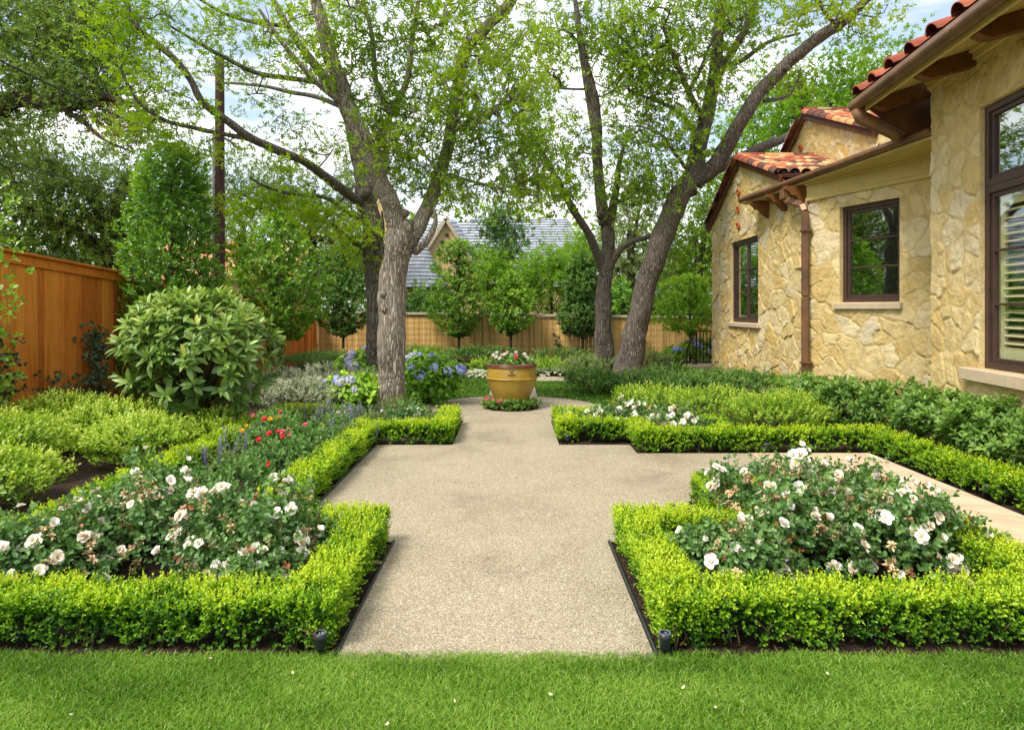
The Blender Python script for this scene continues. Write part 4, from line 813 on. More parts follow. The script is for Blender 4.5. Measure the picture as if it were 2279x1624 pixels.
# turret: faceted cone
r = np.random.default_rng(8); m = MB(); c = p(935, 640, 31.0); ap = p(938, 515, 31.0); R0 = 1.25; rows = 15
for i in range(rows):
    t0, t1 = i / rows, (i + 1.05) / rows
    fl = lambda t: R0 * (1 - min(t, 1)) ** 1.12 + .0
    for k in range(22):
        a0, a1 = 2 * PI * k / 22, 2 * PI * (k + .97) / 22
        q = lambda a, t, e: np.array([c[0] + (fl(t) + e) * math.cos(a), c[1] + (fl(t) + e) * math.sin(a), c[2] + (ap[2] - c[2]) * min(t, 1)])
        m.add(np.array([q(a0, t0, .05), q(a1, t0, .05), q(a1, t1, 0), q(a0, t1, 0)]) - NO, [[0, 1, 2, 3]], tint=r.uniform())
m.build('turret_roof', M['slate'], nb, smooth=False)
m = MB(); m.lathe([(1.0, 0), (1.0, c[2])], c=(c[0] - NO[0], c[1] - NO[1], 0), sides=24); m.build('turret_wall', M['tanwall'], nb)
m = MB(); m.lathe([(1.2, c[2] - .02), (1.22, c[2] - .14), (1.0, c[2] - .22)], c=(c[0] - NO[0], c[1] - NO[1], 0), sides=24); m.build('turret_eave', M['rafter'], nb)
m = MB(); q0 = p(915, 0, 29.9); m.box(np.array([q0[0], 29.98, 1.9]) - NO, (.8, .1, 1.0)); m.build('window', M['dkroom'], nb, smooth=False)
m = MB(); a = p(850, 520, 34.5); m.box(np.array([a[0], 34.5, 3.5]) - NO, (1.0, 1.0, 7.6), bev=.03); m.build('chimney', M['tanwall'], nb, smooth=False)
m = MB(); x0, x1 = p(850, 0)[0], p(1330, 0)[0]; m.box(np.array([(x0 + x1) / 2, 37.5, 1.4]) - NO, (x1 - x0, 7.0, 2.9)); m.build('wall', M['tanwall'], nb, smooth=False)
for x, y in ((1160, 570), (1208, 575)):
    m = MB(); q0 = p(x, y, 35.5); m.tube([q0 - NO + [0, 0, -.5], q0 - NO + [0, 0, .32]], .05, 8); m.build('vent_pipe', M['conduit'], nb)
# second neighbour, mostly hidden behind the left trees
n2 = thing('neighbour_house', 'peach tiled house glimpsed through the young trees behind the cedar fence', 'house', (-13.5, 33, 0)); NO = np.array(n2.location)
m = MB(); m.box((0, 1, 1.6), (6.6, 5, 3.2)); m.build('wall', M['tanwall'], n2, smooth=False)
m = MB(); r = np.random.default_rng(3)
for i in range(12):
    for k in range(26):
        a = np.array([-3.6 + k * .28, -1.9 + i * .24, 3.1 + i * .17]); m.add([a, a + [.26, 0, 0], a + [.26, .28, .19], a + [0, .28, .19]], [[0, 1, 2, 3]], tint=r.choice([.3, .5, .65, .65, .75]))
m.build('roof', M['tile'], n2, smooth=False)
# ------------------------------------------------------------------ clipped boxwood hedges
HZ = .285
def hedge(label, rects, dens, L, W, h=HZ, kind='hex'):
    c = np.array([np.mean([(r[0] + r[1]) / 2 for r in rects]), np.mean([(r[2] + r[3]) / 2 for r in rects]), 0]); t = thing('boxwood_hedge', label, 'hedge', c, 'low clipped boxwood hedges')
    fo = MB(); co_ = MB(); st = MB()
    for r in rects:
        x0, x1, y0, y1 = r; lx, ly = x1 - x0, y1 - y0
        faces = [('top', lx * ly), ('x0', ly * h), ('x1', ly * h), ('y0', lx * h), ('y1', lx * h)]
        for f, ar in faces:
            n = int(ar * dens * (1.15 if f == 'top' else 1.0)); 
            if n < 1: continue
            u, v = rng.uniform(0, 1, n), rng.uniform(0, 1, n)
            if f == 'top': p = np.stack([x0 + u * lx, y0 + v * ly, np.full(n, h)], 1); nn = np.array([0, 0, 1.])
            elif f[0] == 'x': p = np.stack([np.full(n, x0 if f == 'x0' else x1), y0 + u * ly, .03 + v ** .8 * (h - .03)], 1); nn = np.array([-1. if f == 'x0' else 1., 0, 0])
            else: p = np.stack([x0 + u * lx, np.full(n, y0 if f == 'y0' else y1), .03 + v ** .8 * (h - .03)], 1); nn = np.array([0, -1. if f == 'y0' else 1., 0])
            ins = np.zeros(n, bool)
            for qi, q in enumerate(rects):
                if q is not r and (f != 'top' or qi < rects.index(r)): ins |= (p[:, 0] > q[0] + .03) & (p[:, 0] < q[1] - .03) & (p[:, 1] > q[2] + .03) & (p[:, 1] < q[3] - .03)
            cl = vnoise(p * 7.5, 41)
            ins |= (p[:, 2] < .07) & (rng.uniform(size=n) < .30 + .9 * (.5 - cl)); ins |= (rng.uniform(size=n) < np.clip((.32 - cl) * 2.0, 0, .5)) & (f != 'top')
            p = p[~ins]; cl = cl[~ins]; n = len(p)
            if n == 0: continue
            frac = p[:, 2] / h; bulge = np.minimum((cl - .5) * .075, .012) + .02 * (vnoise(p * 2.3, 44) - .5)
            d = nn + np.array([0, 0, .75 if f != 'top' else .3]) + rng.normal(0, .38, (n, 3)); ln = .075 * rng.uniform(.7, 1.35, n) * (L / .019) ** .5
            base = p - nn * (.055 - bulge)[:, None] - np.array([0, 0, .03 if f != 'top' else .0])
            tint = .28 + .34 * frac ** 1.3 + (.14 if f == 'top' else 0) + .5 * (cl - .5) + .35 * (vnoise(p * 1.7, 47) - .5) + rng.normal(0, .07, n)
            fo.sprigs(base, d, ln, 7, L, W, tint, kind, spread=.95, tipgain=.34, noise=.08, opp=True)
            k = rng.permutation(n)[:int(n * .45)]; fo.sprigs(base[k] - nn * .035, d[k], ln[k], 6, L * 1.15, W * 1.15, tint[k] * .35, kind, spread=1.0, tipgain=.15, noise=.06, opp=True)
        b = .095
        V = [[x0 + b, y0 + b, .09], [x1 - b, y0 + b, .09], [x1 - b, y1 - b, .09], [x0 + b, y1 - b, .09], [x0 + b, y0 + b, h - .08], [x1 - b, y0 + b, h - .08], [x1 - b, y1 - b, h - .08], [x0 + b, y1 - b, h - .08]]
        k = .0013 * len(co_.v); V = np.array(V) + [0, 0, k]
        co_.add(V, [[0, 3, 2, 1], [4, 5, 6, 7], [0, 1, 5, 4], [1, 2, 6, 5], [2, 3, 7, 6], [3, 0, 4, 7]])  # near-black solid box blocks the view through, in place of shaded inner growth
        ns = int((lx + ly) * 2 * 9)
        for _ in range(min(ns, 160)):
            e = rng.integers(4); 
            if e == 0: p = [rng.uniform(x0, x1), y0 + .07, 0]
            elif e == 1: p = [x0 + .07, rng.uniform(y0, y1), 0]
            elif e == 2: p = [x1 - .07, rng.uniform(y0, y1), 0]
            else: p = [rng.uniform(x0, x1), y1 - .07, 0]
            p = np.array(p); st.tube([p + [0, 0, -.01], p + np.append(rng.normal(0, .02, 2), .07), p + np.append(rng.normal(0, .045, 2), .15)], [.006, .005, .003], 5)
    co_.f4 += [f + co_.n for f in st.f4]; co_.f3 += [f + co_.n for f in st.f3]; co_.m4 += [np.full(len(f), 1) for f in st.f4]; co_.m3 += [np.full(len(f), 1) for f in st.f3]; co_.v += st.v; co_.t += st.t; co_.u += st.u
    for m_, nm, mt in ((fo, 'foliage', M['box']), (co_, 'core_and_stems', [M['core'], M['stem']])):
        m_.v = [v - c for v in m_.v]; m_.build(nm, mt, t)
    return t
hedge('low lime green boxwood hedge around the front left rose bed, beside the lawn', [(-5.2, -.95, 3.57, 3.87), (-1.21, -.95, 3.57, 5.24), (-2.0, -.95, 4.97, 5.24)], 1500, .0195, .0125)
hedge('low boxwood hedge lining the left side of the gravel square up to the urn', [(-2.08, -1.80, 5.1, 9.2), (-2.08, -.81, 9.0, 9.27), (-1.07, -.81, 9.0, 10.6)], 800, .026, .017)
hedge('low boxwood hedge behind the left roses, with the yellow green shrubs beyond it', [(-3.62, -3.34, 4.2, 10.6), (-3.62, -2.7, 10.4, 10.66)], 700, .027, .018)
hedge('low lime green boxwood hedge around the front right rose bed, beside the lawn', [(.79, 5.2, 3.59, 3.89), (.79, 1.05, 3.59, 5.24), (.79, 1.95, 4.97, 5.24), (1.66, 1.94, 4.97, 6.33), (1.66, 3.3, 6.06, 6.33), (3.0, 3.28, 3.63, 6.33)], 1500, .0195, .0125)
hedge('low boxwood hedge stepping from the urn path along the far side of the cream paving', [(.64, 1.78, 9.2, 9.47), (.64, .9, 9.2, 10.4), (.64, 1.3, 10.15, 10.4), (1.57, 1.84, 8.5, 9.47), (1.57, 4.75, 8.5, 8.77), (4.47, 4.75, 3.2, 8.77), (2.62, 2.88, 8.5, 9.75)], 620, .027, .018)
# ------------------------------------------------------------------ general shrubs
def shrub(name, label, cat, c, r, n, mat, L, W, K=6, sl=.10, kind='hex', group=None, up=.5, tint=.45, tipgain=.3, rough=.25, base=0.0, stems=6, droop=.1, spread=.9, inner=.35, lumps=3.0, opp=False, children=None, stemmat='stem', seed=None, cone=0.0):
    c = np.array([c[0], c[1], base]); r = np.asarray(r, float); t = thing(name, label, cat, (c[0], c[1], 0), group)
    d = rdirs(n); d[:, 2] = np.where(rng.uniform(size=n) < .55, np.abs(d[:, 2]), d[:, 2]) * (1 if base > 0 else .95) + rng.normal(0, .12, n) - (.15 if base > 0 else 0); d = nrmz(d); sd = rng.integers(1000) if seed is None else seed
    rad = np.where(rng.uniform(size=n) < inner, rng.uniform(.45, .9, n), rng.uniform(.86, 1.02, n)); lump = 1 + rough * 2 * (vnoise(d * lumps + sd, 3) - .5)
    rr = d * (rad * lump)[:, None]
    if cone > 0: rr[:, :2] *= (1 - cone * np.clip(rr[:, 2:3] * .5 + .5, 0, 1))
    zc = r[2] * .5 if base == 0 else 0
    p = rr * r * (np.array([1, 1, .5]) if base == 0 else 1) + [0, 0, zc + base]
    p = p[p[:, 2] > .02]; m_ = len(p); ctr = np.array([0, 0, (zc + base) * .7]); out = nrmz((p - ctr) / r)
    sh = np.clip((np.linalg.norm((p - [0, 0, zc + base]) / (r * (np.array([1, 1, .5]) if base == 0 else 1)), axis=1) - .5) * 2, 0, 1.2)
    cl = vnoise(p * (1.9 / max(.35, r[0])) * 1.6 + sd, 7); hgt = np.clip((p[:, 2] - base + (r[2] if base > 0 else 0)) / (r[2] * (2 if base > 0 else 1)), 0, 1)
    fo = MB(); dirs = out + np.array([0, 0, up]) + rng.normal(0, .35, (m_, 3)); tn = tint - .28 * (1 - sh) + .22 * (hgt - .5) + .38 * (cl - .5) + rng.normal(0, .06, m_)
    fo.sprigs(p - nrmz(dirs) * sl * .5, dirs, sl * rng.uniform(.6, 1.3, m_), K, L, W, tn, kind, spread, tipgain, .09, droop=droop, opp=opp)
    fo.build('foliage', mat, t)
    if stems:
        s = MB()
        for _ in range(stems):
            q = p[rng.integers(m_)] * [.8, .8, .85]; b0 = np.append(rng.normal(0, .05, 2) * min(1, r[0]), 0); mid = b0 * .4 + q * .6 * [.7, .7, 1]; s.tube(catmull([b0, mid, q], 4), np.linspace(.012, .004, 9) * (1 + 1.2 * (r[2] > 1.2)), 6)
        s.build('stems', M[stemmat], t)
    t['_p'] = 0; del t['_p']
    return t, p, out
# yellow green shrubs at the left
G_l = 'yellow green shrubs left of the rose bed'
for (x, y, rx, rz, n, lb) in ((-4.7, 6.2, .52, .52, 850, 'nearest yellow green shrub at the left edge, in front of bare mulch'), (-4.3, 7.85, .58, .56, 900, 'yellow green shrub just behind the patch of bare mulch at the left'), (-5.35, 7.2, .62, .70, 900, 'yellow green shrub at the far left edge below the vine covered fence'),
                              (-5.0, 8.5, .65, .66, 850, 'yellow green shrub in the middle of its group under the cedar fence'), (-5.75, 8.7, .55, .72, 800, 'yellow green shrub against the foot of the cedar fence'), (-3.95, 9.1, .45, .46, 650, 'yellow green shrub in front of the big leaved loquat')):
    shrub('lime_shrub', lb, 'shrub', (x, y), (rx, rx * .95, rz), n, M['lime'], .040, .019, 8, .13, group=G_l, tint=.58, up=.7, rough=.22)
G_r = 'yellow green shrubs before the stone house'
for (x, y, rx, rz, n, lb) in ((2.35, 11.3, .75, .52, 650, 'yellow green shrub nearest the urn on the right, behind the white roses'), (3.15, 10.7, .7, .55, 650, 'yellow green shrub in the middle of the mass before the stone house'), (3.75, 9.75, .72, .60, 750, 'yellow green shrub closest to the cream paving behind the far right hedge'), (4.35, 10.5, .6, .5, 600, 'yellow green shrub farthest right in the mass before the stone house')):
    shrub('lime_shrub', lb, 'shrub', (x, y), (rx, rx * .9, rz), n, M['lime'], .040, .019, 8, .13, group=G_r, tint=.52, up=.7, rough=.18)
# dark shrubs along the house
G_d = 'dark green shrubs along the foot of the stone house'
for (x, y, rx, rz, n, lb) in ((5.2, 6.35, .42, .86, 330, 'tall dark whorled shrub at the right edge below the shuttered window'), (5.15, 7.3, .45, .84, 330, 'dark whorled shrub below the sill end of the shuttered window'), (5.2, 8.35, .50, .80, 330, 'dark whorled shrub under the blank stone left of the shuttered window'), (5.3, 9.4, .55, .76, 330, 'dark whorled shrub at the jutting corner of the stone house'), (5.15, 10.35, .6, .72, 330, 'dark whorled shrub below the three pane window'), (5.0, 11.5, .6, .66, 320, 'dark whorled shrub just right of the downspout foot')):
    shrub('dark_shrub', lb, 'shrub', (x, y), (rx, .55, rz), n, M['dark'], .095, .034, 9, .09, 'long', group=G_d, tint=.62, up=1.0, rough=.2, spread=1.15, droop=.15)
G_m = 'low dark shrubs behind the yellow green ones'
for (x, y, rx, rz, n, lb) in ((4.5, 12.9, .75, .6, 520, 'low dark shrub just left of the downspout foot'), (3.5, 13.3, .8, .55, 520, 'low dark shrub below the stone gable window'), (2.6, 14.0, .8, .5, 500, 'low dark shrub in front of the leaning trunk'), (4.6, 14.6, .8, .5, 450, 'low dark shrub at the foot of the stone gable wall'), (3.7, 15.6, .8, .5, 420, 'low dark shrub near the iron railing'), (1.65, 14.6, .55, .52, 420, 'rounded dark shrub to the right of the urn, before the twin trunks')):
    shrub('dark_shrub', lb, 'shrub', (x, y), (rx, .7, rz), n, M['dark'], .06, .024, 8, .13, group=G_m, tint=.5, up=.7, rough=.22)
# rear planting
for (x, y, rx, rz, n, mt, tn, lb) in ((2.1, 17.6, .9, .55, 380, 'grey', .42, 'grey green mound right behind the urn before the slim trunk'), (3.6, 19.4, 1.0, .6, 380, 'grey', .5, 'grey green mound to the right of the leaning trunk'), (1.6, 20.2, 1.1, .6, 380, 'dark', .45, 'dark mound below the rear fence on the right of the urn'),
                                    (-.9, 21.0, 1.3, .62, 520, 'dark', .5, 'wide dark green mound below the rear fence left of the urn'), (-2.9, 21.2, 1.2, .62, 480, 'dark', .58, 'dark green mound below the rear fence behind the pale trunk'), (-5.6, 19.6, 1.1, .55, 480, 'annual', .6, 'feathery green mound at the corner of the two fences'), (-4.4, 18.4, 1.0, .55, 480, 'annual', .65, 'feathery green mound before the corner of the two fences'),
                                    (-.4, 19.4, .9, .38, 380, 'lime', .42, 'low yellowish plant clump directly behind the urn on the left'), (.9, 19.0, .8, .38, 350, 'lime', .4, 'low yellowish plant clump directly behind the urn on the right')):
    shrub('garden_shrub', lb, 'shrub', (x, y), (rx, .7, rz), n, M[mt], .075, .028, 7, .16, group='mounds below the rear fence', tint=tn, up=.6, rough=.25)
G_v = 'variegated shrubs behind the loquat'
for (x, y, rx, rz, n, lb) in ((-3.6, 11.6, .62, .62, 650, 'pale variegated shrub beside the loquat, nearest of its group'), (-4.35, 13.2, .8, .62, 620, 'pale variegated shrub behind the loquat on the left'), (-3.2, 13.6, .75, .58, 620, 'pale variegated shrub left of the hydrangeas'), (-3.9, 15.4, .9, .58, 520, 'pale variegated shrub farthest back before the fence corner')):
    shrub('variegated_shrub', lb, 'shrub', (x, y), (rx, .65, rz), n, M['varieg'], .045, .017, 8, .13, group=G_v, tint=.62, up=.6, rough=.22)
# hostas beside the urn at the back
for k, (x, y, lb) in enumerate(((-1.5, 18.0, 'pale hosta clump at the left end of the row behind the urn'), (-.95, 18.0, 'pale hosta clump in the middle of the row left of the urn'), (-.65, 17.7, 'pale hosta clump nearest the urn on its left'), (.75, 18.4, 'pale hosta clump nearest the urn on its right'), (1.2, 18.5, 'pale hosta clump at the right end of the row behind the urn'))):
    t = thing('hosta', lb, 'plant', (x, y, 0), 'pale hostas behind the urn'); n = 46; a = rng.uniform(0, 2 * PI, n); e = rng.uniform(.3, 1.2, n); d = np.stack([np.cos(a) * np.cos(e), np.sin(a) * np.cos(e), np.sin(e)], 1); m = MB()
    m.leaves(d * .13, d * [1, 1, .6], np.array([0, 0, 1.]) + rng.normal(0, .1, (n, 3)), rng.uniform(.15, .24, n), rng.uniform(.09, .13, n), rng.uniform(.4, 1, n), 'long', droop=.5); m.build('leaves', M['hosta'], t)
    m = MB(); 
    for q in d[::3]: m.tube([[0, 0, 0], q * .15], .006, 5)
    m.build('stems', M['gstem'], t)
# ------------------------------------------------------------------ loquat
LQ = np.array([-4.38, 9.5, 0])
lq = thing('loquat_shrub', 'rounded big leaved loquat shrub in front of the cedar fence', 'shrub', LQ)
m = MB(); tips = []
n = 300; d = rdirs(n); d[:, 2] = np.where(rng.uniform(size=n) < .45, np.abs(d[:, 2]), d[:, 2]); d = nrmz(d)
cz = 1.10; R3 = np.array([1.02, .95, .95]); rad = np.where(np.arange(n) < 220, rng.uniform(.88, 1.03, n), rng.uniform(.45, .8, n)); lp = 1 + .14 * 2 * (vnoise(d * 2.2, 77) - .5)
tp = d * R3 * (rad * lp)[:, None] + [0, 0, cz]; tp[:, 2] = np.maximum(tp[:, 2], .32)
axd = nrmz(nrmz(tp - [0, 0, cz - .35]) * .9 + np.array([0, 0, .35]) + rng.normal(0, .2, (n, 3)))
for k in range(11):
    ph = k * 2.4 + rng.uniform(0, 6, n) * 0 + np.arange(n) * 1.7; ref = nrmz(np.cross(axd, rdirs(1) + np.array([.3, .2, .1]))); b = np.cross(axd, ref); pr = ref * np.cos(ph)[:, None] + b * np.sin(ph)[:, None]
    A = (1.5 - .115 * k) + rng.normal(0, .13, n); ld = axd * np.cos(A)[:, None] + pr * np.sin(A)[:, None] - np.array([0, 0, .10]); ns_ = axd * np.sin(A)[:, None] - pr * np.cos(A)[:, None]
    t_ = .42 + .022 * k + .22 * (rad - .8) + .18 * (tp[:, 2] - cz) / R3[2] + rng.normal(0, .08, n)
    t_ = np.where((np.arange(n) % 23 == 3) & (k > 8), .98, np.minimum(t_, .86))
    m.leaves(tp - axd * (.07 - .008 * k), ld, ns_, (.25 - .010 * k) * rng.uniform(.75, 1.15, n), (.072 - .0025 * k) * rng.uniform(.85, 1.15, n), np.clip(t_, 0, 1), 'long', droop=.22)
m.build('foliage', M['bigleaf'], lq)
m = MB(); 
for a, b in (((-.04, 0), (-.25, .1)), ((.05, .02), (.3, -.05)), ((.0, -.05), (.02, -.2)), ((.02, .06), (.1, .3))): m.tube(catmull([[a[0], a[1], -.02], [a[0] * 1.5, a[1] * 1.5, .35], [b[0], b[1], .75], [b[0] * 1.8, b[1] * 1.8, 1.3]], 5), np.linspace(.055, .025, 16), 9, lump=.08)
for i in range(0, n, 2):
    q = tp[i]; s0 = np.array([q[0] * .25, q[1] * .25, max(.35, q[2] * .5)]); m.tube(catmull([s0, s0 * .4 + q * .6 - [0, 0, .05], q], 3), np.linspace(.014, .006, 7), 5)
m.build('stems', M['stem'], lq)
# ------------------------------------------------------------------ roses
def bloom_mesh(seed, sz, open_=1.0, spent=False):
    r = np.random.default_rng(seed); m = MB(); np_ = 5 if not spent else 9
    for ring in range(2 if not spent else 1):
        for k in range(np_):
            a = 2 * PI * k / np_ + ring * .5 + r.normal(0, .15); tilt = (.95 if ring == 0 else .5) * open_ + r.normal(0, .15)
            if spent: tilt = 1.2 + r.normal(0, .4)
            d = np.array([math.cos(a) * math.sin(tilt), math.sin(a) * math.sin(tilt), math.cos(tilt)]); n_ = np.array([-math.cos(a) * math.cos(tilt), -math.sin(a) * math.cos(tilt), math.sin(tilt)]); sd_ = np.cross(d, n_); L_ = sz * (.60 - .12 * ring) * r.uniform(.85, 1.15); W_ = sz * .55 * r.uniform(.85, 1.1) * (.45 if spent else 1)
            V = []
            for t, w_, cup in ((.05, .12, 0), (.4, .42, .05), (.75, .52, .02), (.98, .30, -.10)):
                for s_ in (-1, -.45, .45, 1): V.append(d * L_ * t + sd_ * W_ * w_ * s_ + n_ * L_ * (cup * 1.4 + .16 * w_ * s_ * s_ + r.normal(0, .018 + (.1 if spent else 0))))
            F = [[i * 4 + j, i * 4 + j + 1, i * 4 + j + 5, i * 4 + j + 4] for i in range(3) for j in range(3)]
            m.add(V, F, tint=np.repeat([.22, .55, .85, 1.0], 4) - (.22 if seed % 3 == 1 else 0) + r.normal(0, .08))
    for k in range(9 if not spent else 4):
        a = r.uniform(0, 6.28); q = np.array([math.cos(a), math.sin(a), 0]) * sz * .06 * r.uniform(.3, 1.4); m.sphere(q + [0, 0, sz * .09], sz * .022, tint=r.uniform(), mat=1, nu=5, nv=4)
    me_o = m.build('bloom' if not spent else 'spent_bloom', [M['petal'] if not spent else M['spent'], M['stamen']]); me = me_o.data; bpy.data.objects.remove(me_o); return me
BL = [bloom_mesh(k, .086, [1.25, 1.4, 1.05, .75, 1.3, .45][k]) for k in range(6)]
SP = [bloom_mesh(20 + k, .055, 1, True) for k in range(3)]
def place_bloom(me, parent, loc, dirv, s=1.0, name='bloom', label=None):
    o = bpy.data.objects.new(name, me); COL.objects.link(o); o.parent = parent; o.location = [float(v) for v in loc]
    q = Vector(dirv).to_track_quat('Z', 'Y'); o.rotation_mode = 'QUATERNION'; o.rotation_quaternion = q; o.scale = (s, s, s)
    if label: o['label'] = label
    return o
def rose_bush(label, x, y, rx, ry, h, n, nb, nsp, group, lf=.042, sc_=1.0, skirt=.12, ycap=None):
    nb = int(nb * 2.1); nsp = int(nsp * 1.7)
    t = thing('rose_bush', label, 'rose bush', (x, y, 0), group); fo = MB(); ca = MB(); sd = rng.integers(999)
    nc = max(9, int(n / 42)); tips = []
    for k in range(nc):
        a = rng.uniform(0, 2 * PI); r_ = rng.uniform(.15, 1) ** .6; hh = h * (1 - .45 * r_ ** 2) * rng.uniform(.72, 1.0); q = np.array([math.cos(a) * rx * r_, math.sin(a) * ry * r_, hh]); b0 = np.append(rng.normal(0, .04, 2), 0)
        c_ = catmull([b0, [q[0] * .35, q[1] * .35, hh * .55], q], 5); ca.tube(c_, np.linspace(.008, .003, len(c_)), 5); tips.append(c_)
        for _ in range(2):
            j = rng.integers(4, len(c_)); e = c_[j] + np.append(rng.normal(0, .10, 2), rng.uniform(-.02, .12)); c2 = np.array([c_[j], (c_[j] + e) / 2 + [0, 0, .02], e]); ca.tube(c2, [.004, .003, .002], 4); tips.append(np.concatenate([c_[j:j + 1], c2]))
    B, D, T = [], [], []
    per = max(3, int(n / len(tips)))
    for c_ in tips:
        for _ in range(per):
            u = rng.uniform(.35, 1) * (len(c_) - 1); i = int(min(u, len(c_) - 2)); p = c_[i] + (c_[i + 1] - c_[i]) * (u - i) + rng.normal(0, .045, 3); o_ = np.append(p[:2], 0); o_ = o_ / max(np.linalg.norm(o_), .05)
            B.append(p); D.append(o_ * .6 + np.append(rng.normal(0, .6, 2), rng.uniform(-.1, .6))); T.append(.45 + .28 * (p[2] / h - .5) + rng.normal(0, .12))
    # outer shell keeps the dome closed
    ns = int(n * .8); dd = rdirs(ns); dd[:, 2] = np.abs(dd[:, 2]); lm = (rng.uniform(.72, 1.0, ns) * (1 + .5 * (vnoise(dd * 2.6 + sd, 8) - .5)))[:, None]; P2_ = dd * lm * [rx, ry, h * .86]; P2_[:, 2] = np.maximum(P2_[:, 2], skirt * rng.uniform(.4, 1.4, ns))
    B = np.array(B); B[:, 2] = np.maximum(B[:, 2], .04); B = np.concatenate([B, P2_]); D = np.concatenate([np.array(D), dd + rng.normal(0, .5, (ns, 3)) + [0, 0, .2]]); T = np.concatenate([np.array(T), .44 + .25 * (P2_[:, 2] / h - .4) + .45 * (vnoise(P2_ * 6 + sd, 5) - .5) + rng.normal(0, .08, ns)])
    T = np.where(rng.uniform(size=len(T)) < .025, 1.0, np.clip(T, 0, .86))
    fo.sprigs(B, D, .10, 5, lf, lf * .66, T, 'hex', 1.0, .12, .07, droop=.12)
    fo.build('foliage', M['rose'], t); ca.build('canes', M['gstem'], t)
    ends = [c_[-1] for c_ in tips]; rng.shuffle(ends); k = 0
    for i in range(nb):
        if i < len(ends) * .8 and i % 5 < 3: p = ends[i] + rng.normal(0, .02, 3) + [0, 0, .03]
        else:
            d_ = nrmz(rng.normal(size=3)); d_[2] = abs(d_[2]); d_[1] = -abs(d_[1]) if rng.uniform() < .65 else d_[1]; p = d_ * [rx, ry, h * .92] * rng.uniform(.9, 1.05); p[2] = max(p[2], .08)
        dv = np.append(p[:2], 0) * .8 / max(rx, .2) + [rng.normal(0, .35), -.45 + rng.normal(0, .35), .75]; place_bloom(BL[rng.integers(6)], t, p, dv, sc_ * rng.uniform(.62, 1.05))
        if rng.uniform() < .40 and i < nb - 1: place_bloom(BL[rng.integers(6)], t, p + np.append(rng.normal(0, .05, 2), rng.normal(0, .025)), dv + rng.normal(0, .3, 3), sc_ * rng.uniform(.7, 1.0))
    for i in range(nsp):
        d_ = nrmz(rng.normal(size=3)); d_[2] = abs(d_[2]); d_[1] = -abs(d_[1]) if rng.uniform() < .6 else d_[1]; p = d_ * [rx, ry, h * .92] * rng.uniform(.85, 1.04); p[2] = max(p[2], .07)
        for _ in range(rng.integers(1, 4)): place_bloom(SP[rng.integers(3)], t, p + rng.normal(0, .022, 3), rng.normal(0, .6, 3) + [0, -.2, .7], sc_ * rng.uniform(.8, 1.3), 'spent_bloom', 'withered tan bloom')
    return t
GRL, GRR = 'white roses in the front left bed', 'white roses in the front right bed'
rose_bush('white rose bush with the tallest blooms at the right end of the front left bed', -1.78, 4.62, .52, .42, .74, 420, 17, 12, GRL)
rose_bush('white rose bush in the middle of the front left bed behind the dry fallen leaf', -2.72, 4.98, .46, .42, .62, 380, 15, 16, GRL)
rose_bush('low white rose bush at the left edge of the frame in the front left bed', -3.12, 4.45, .52, .42, .46, 420, 14, 10, GRL)
rose_bush('white rose bush at the back left of the front left bed against the hedge', -2.85, 5.55, .42, .40, .58, 320, 10, 14, GRL)
rose_bush('low white rose bush in the front left bed close to the lawn hedge', -1.62, 4.30, .36, .24, .32, 220, 8, 7, GRL)
tallest = rose_bush('tallest white rose bush in the front right bed with a bunch of blooms on top', 2.12, 5.35, .56, .46, .70, 520, 18, 24, GRR)
s = MB(); o0 = np.array([2.12, 5.35, 0.])
for i in range(12):                                                            # the bunch of blooms on the long shoots at the top
    p = at(rng.normal(1790, 36), rng.uniform(1000, 1090), 5.35 + rng.normal(0, .06)) - o0; place_bloom(BL[rng.integers(6)], tallest, p, (rng.normal(0, .4), -.5, .7), rng.uniform(.75, 1.1))
    s.tube(catmull([[p[0] * .3, p[1] * .3, .35], [p[0] * .7, p[1] * .7, .6], p], 4), np.linspace(.006, .003, 9), 5)
s.build('shoots', M['gstem'], tallest)
rose_bush('low white rose bush at the left end of the front right bed', 1.45, 4.42, .36, .32, .40, 280, 8, 9, GRR)
rose_bush('white rose bush in the middle front of the front right bed above dark mulch', 1.98, 4.72, .50, .34, .58, 420, 12, 12, GRR)
rose_bush('white rose bush at the right end of the front right bed by the paving hedge', 2.70, 4.8, .42, .42, .56, 420, 20, 14, GRR)
rose_bush('white rose bush at the back right of the front right bed near the cream paving', 2.70, 5.5, .40, .38, .62, 340, 16, 8, GRR)
rose_bush('small white rose bush in the far right bed at the urn path corner', 1.25, 9.85, .42, .3, .42, 200, 13, 3, 'white roses in the far beds', .05)
rose_bush('white rose bush in the far right bed next to the short cross hedge', 2.2, 9.25, .42, .36, .50, 240, 15, 8, 'white roses in the far beds', .05)
rose_bush('white rose bush in the middle of the far right bed', 1.8, 9.95, .38, .3, .46, 200, 12, 3, 'white roses in the far beds', .05)
rose_bush('small white rose bush at the foot of the pale trunk', -1.42, 10.1, .40, .3, .36, 200, 11, 1, 'white roses in the far beds', .05)
rose_bush('small white rose bush left of the pale trunk among the lavender spikes', -2.55, 10.3, .36, .3, .34, 180, 9, 1, 'white roses in the far beds', .05)
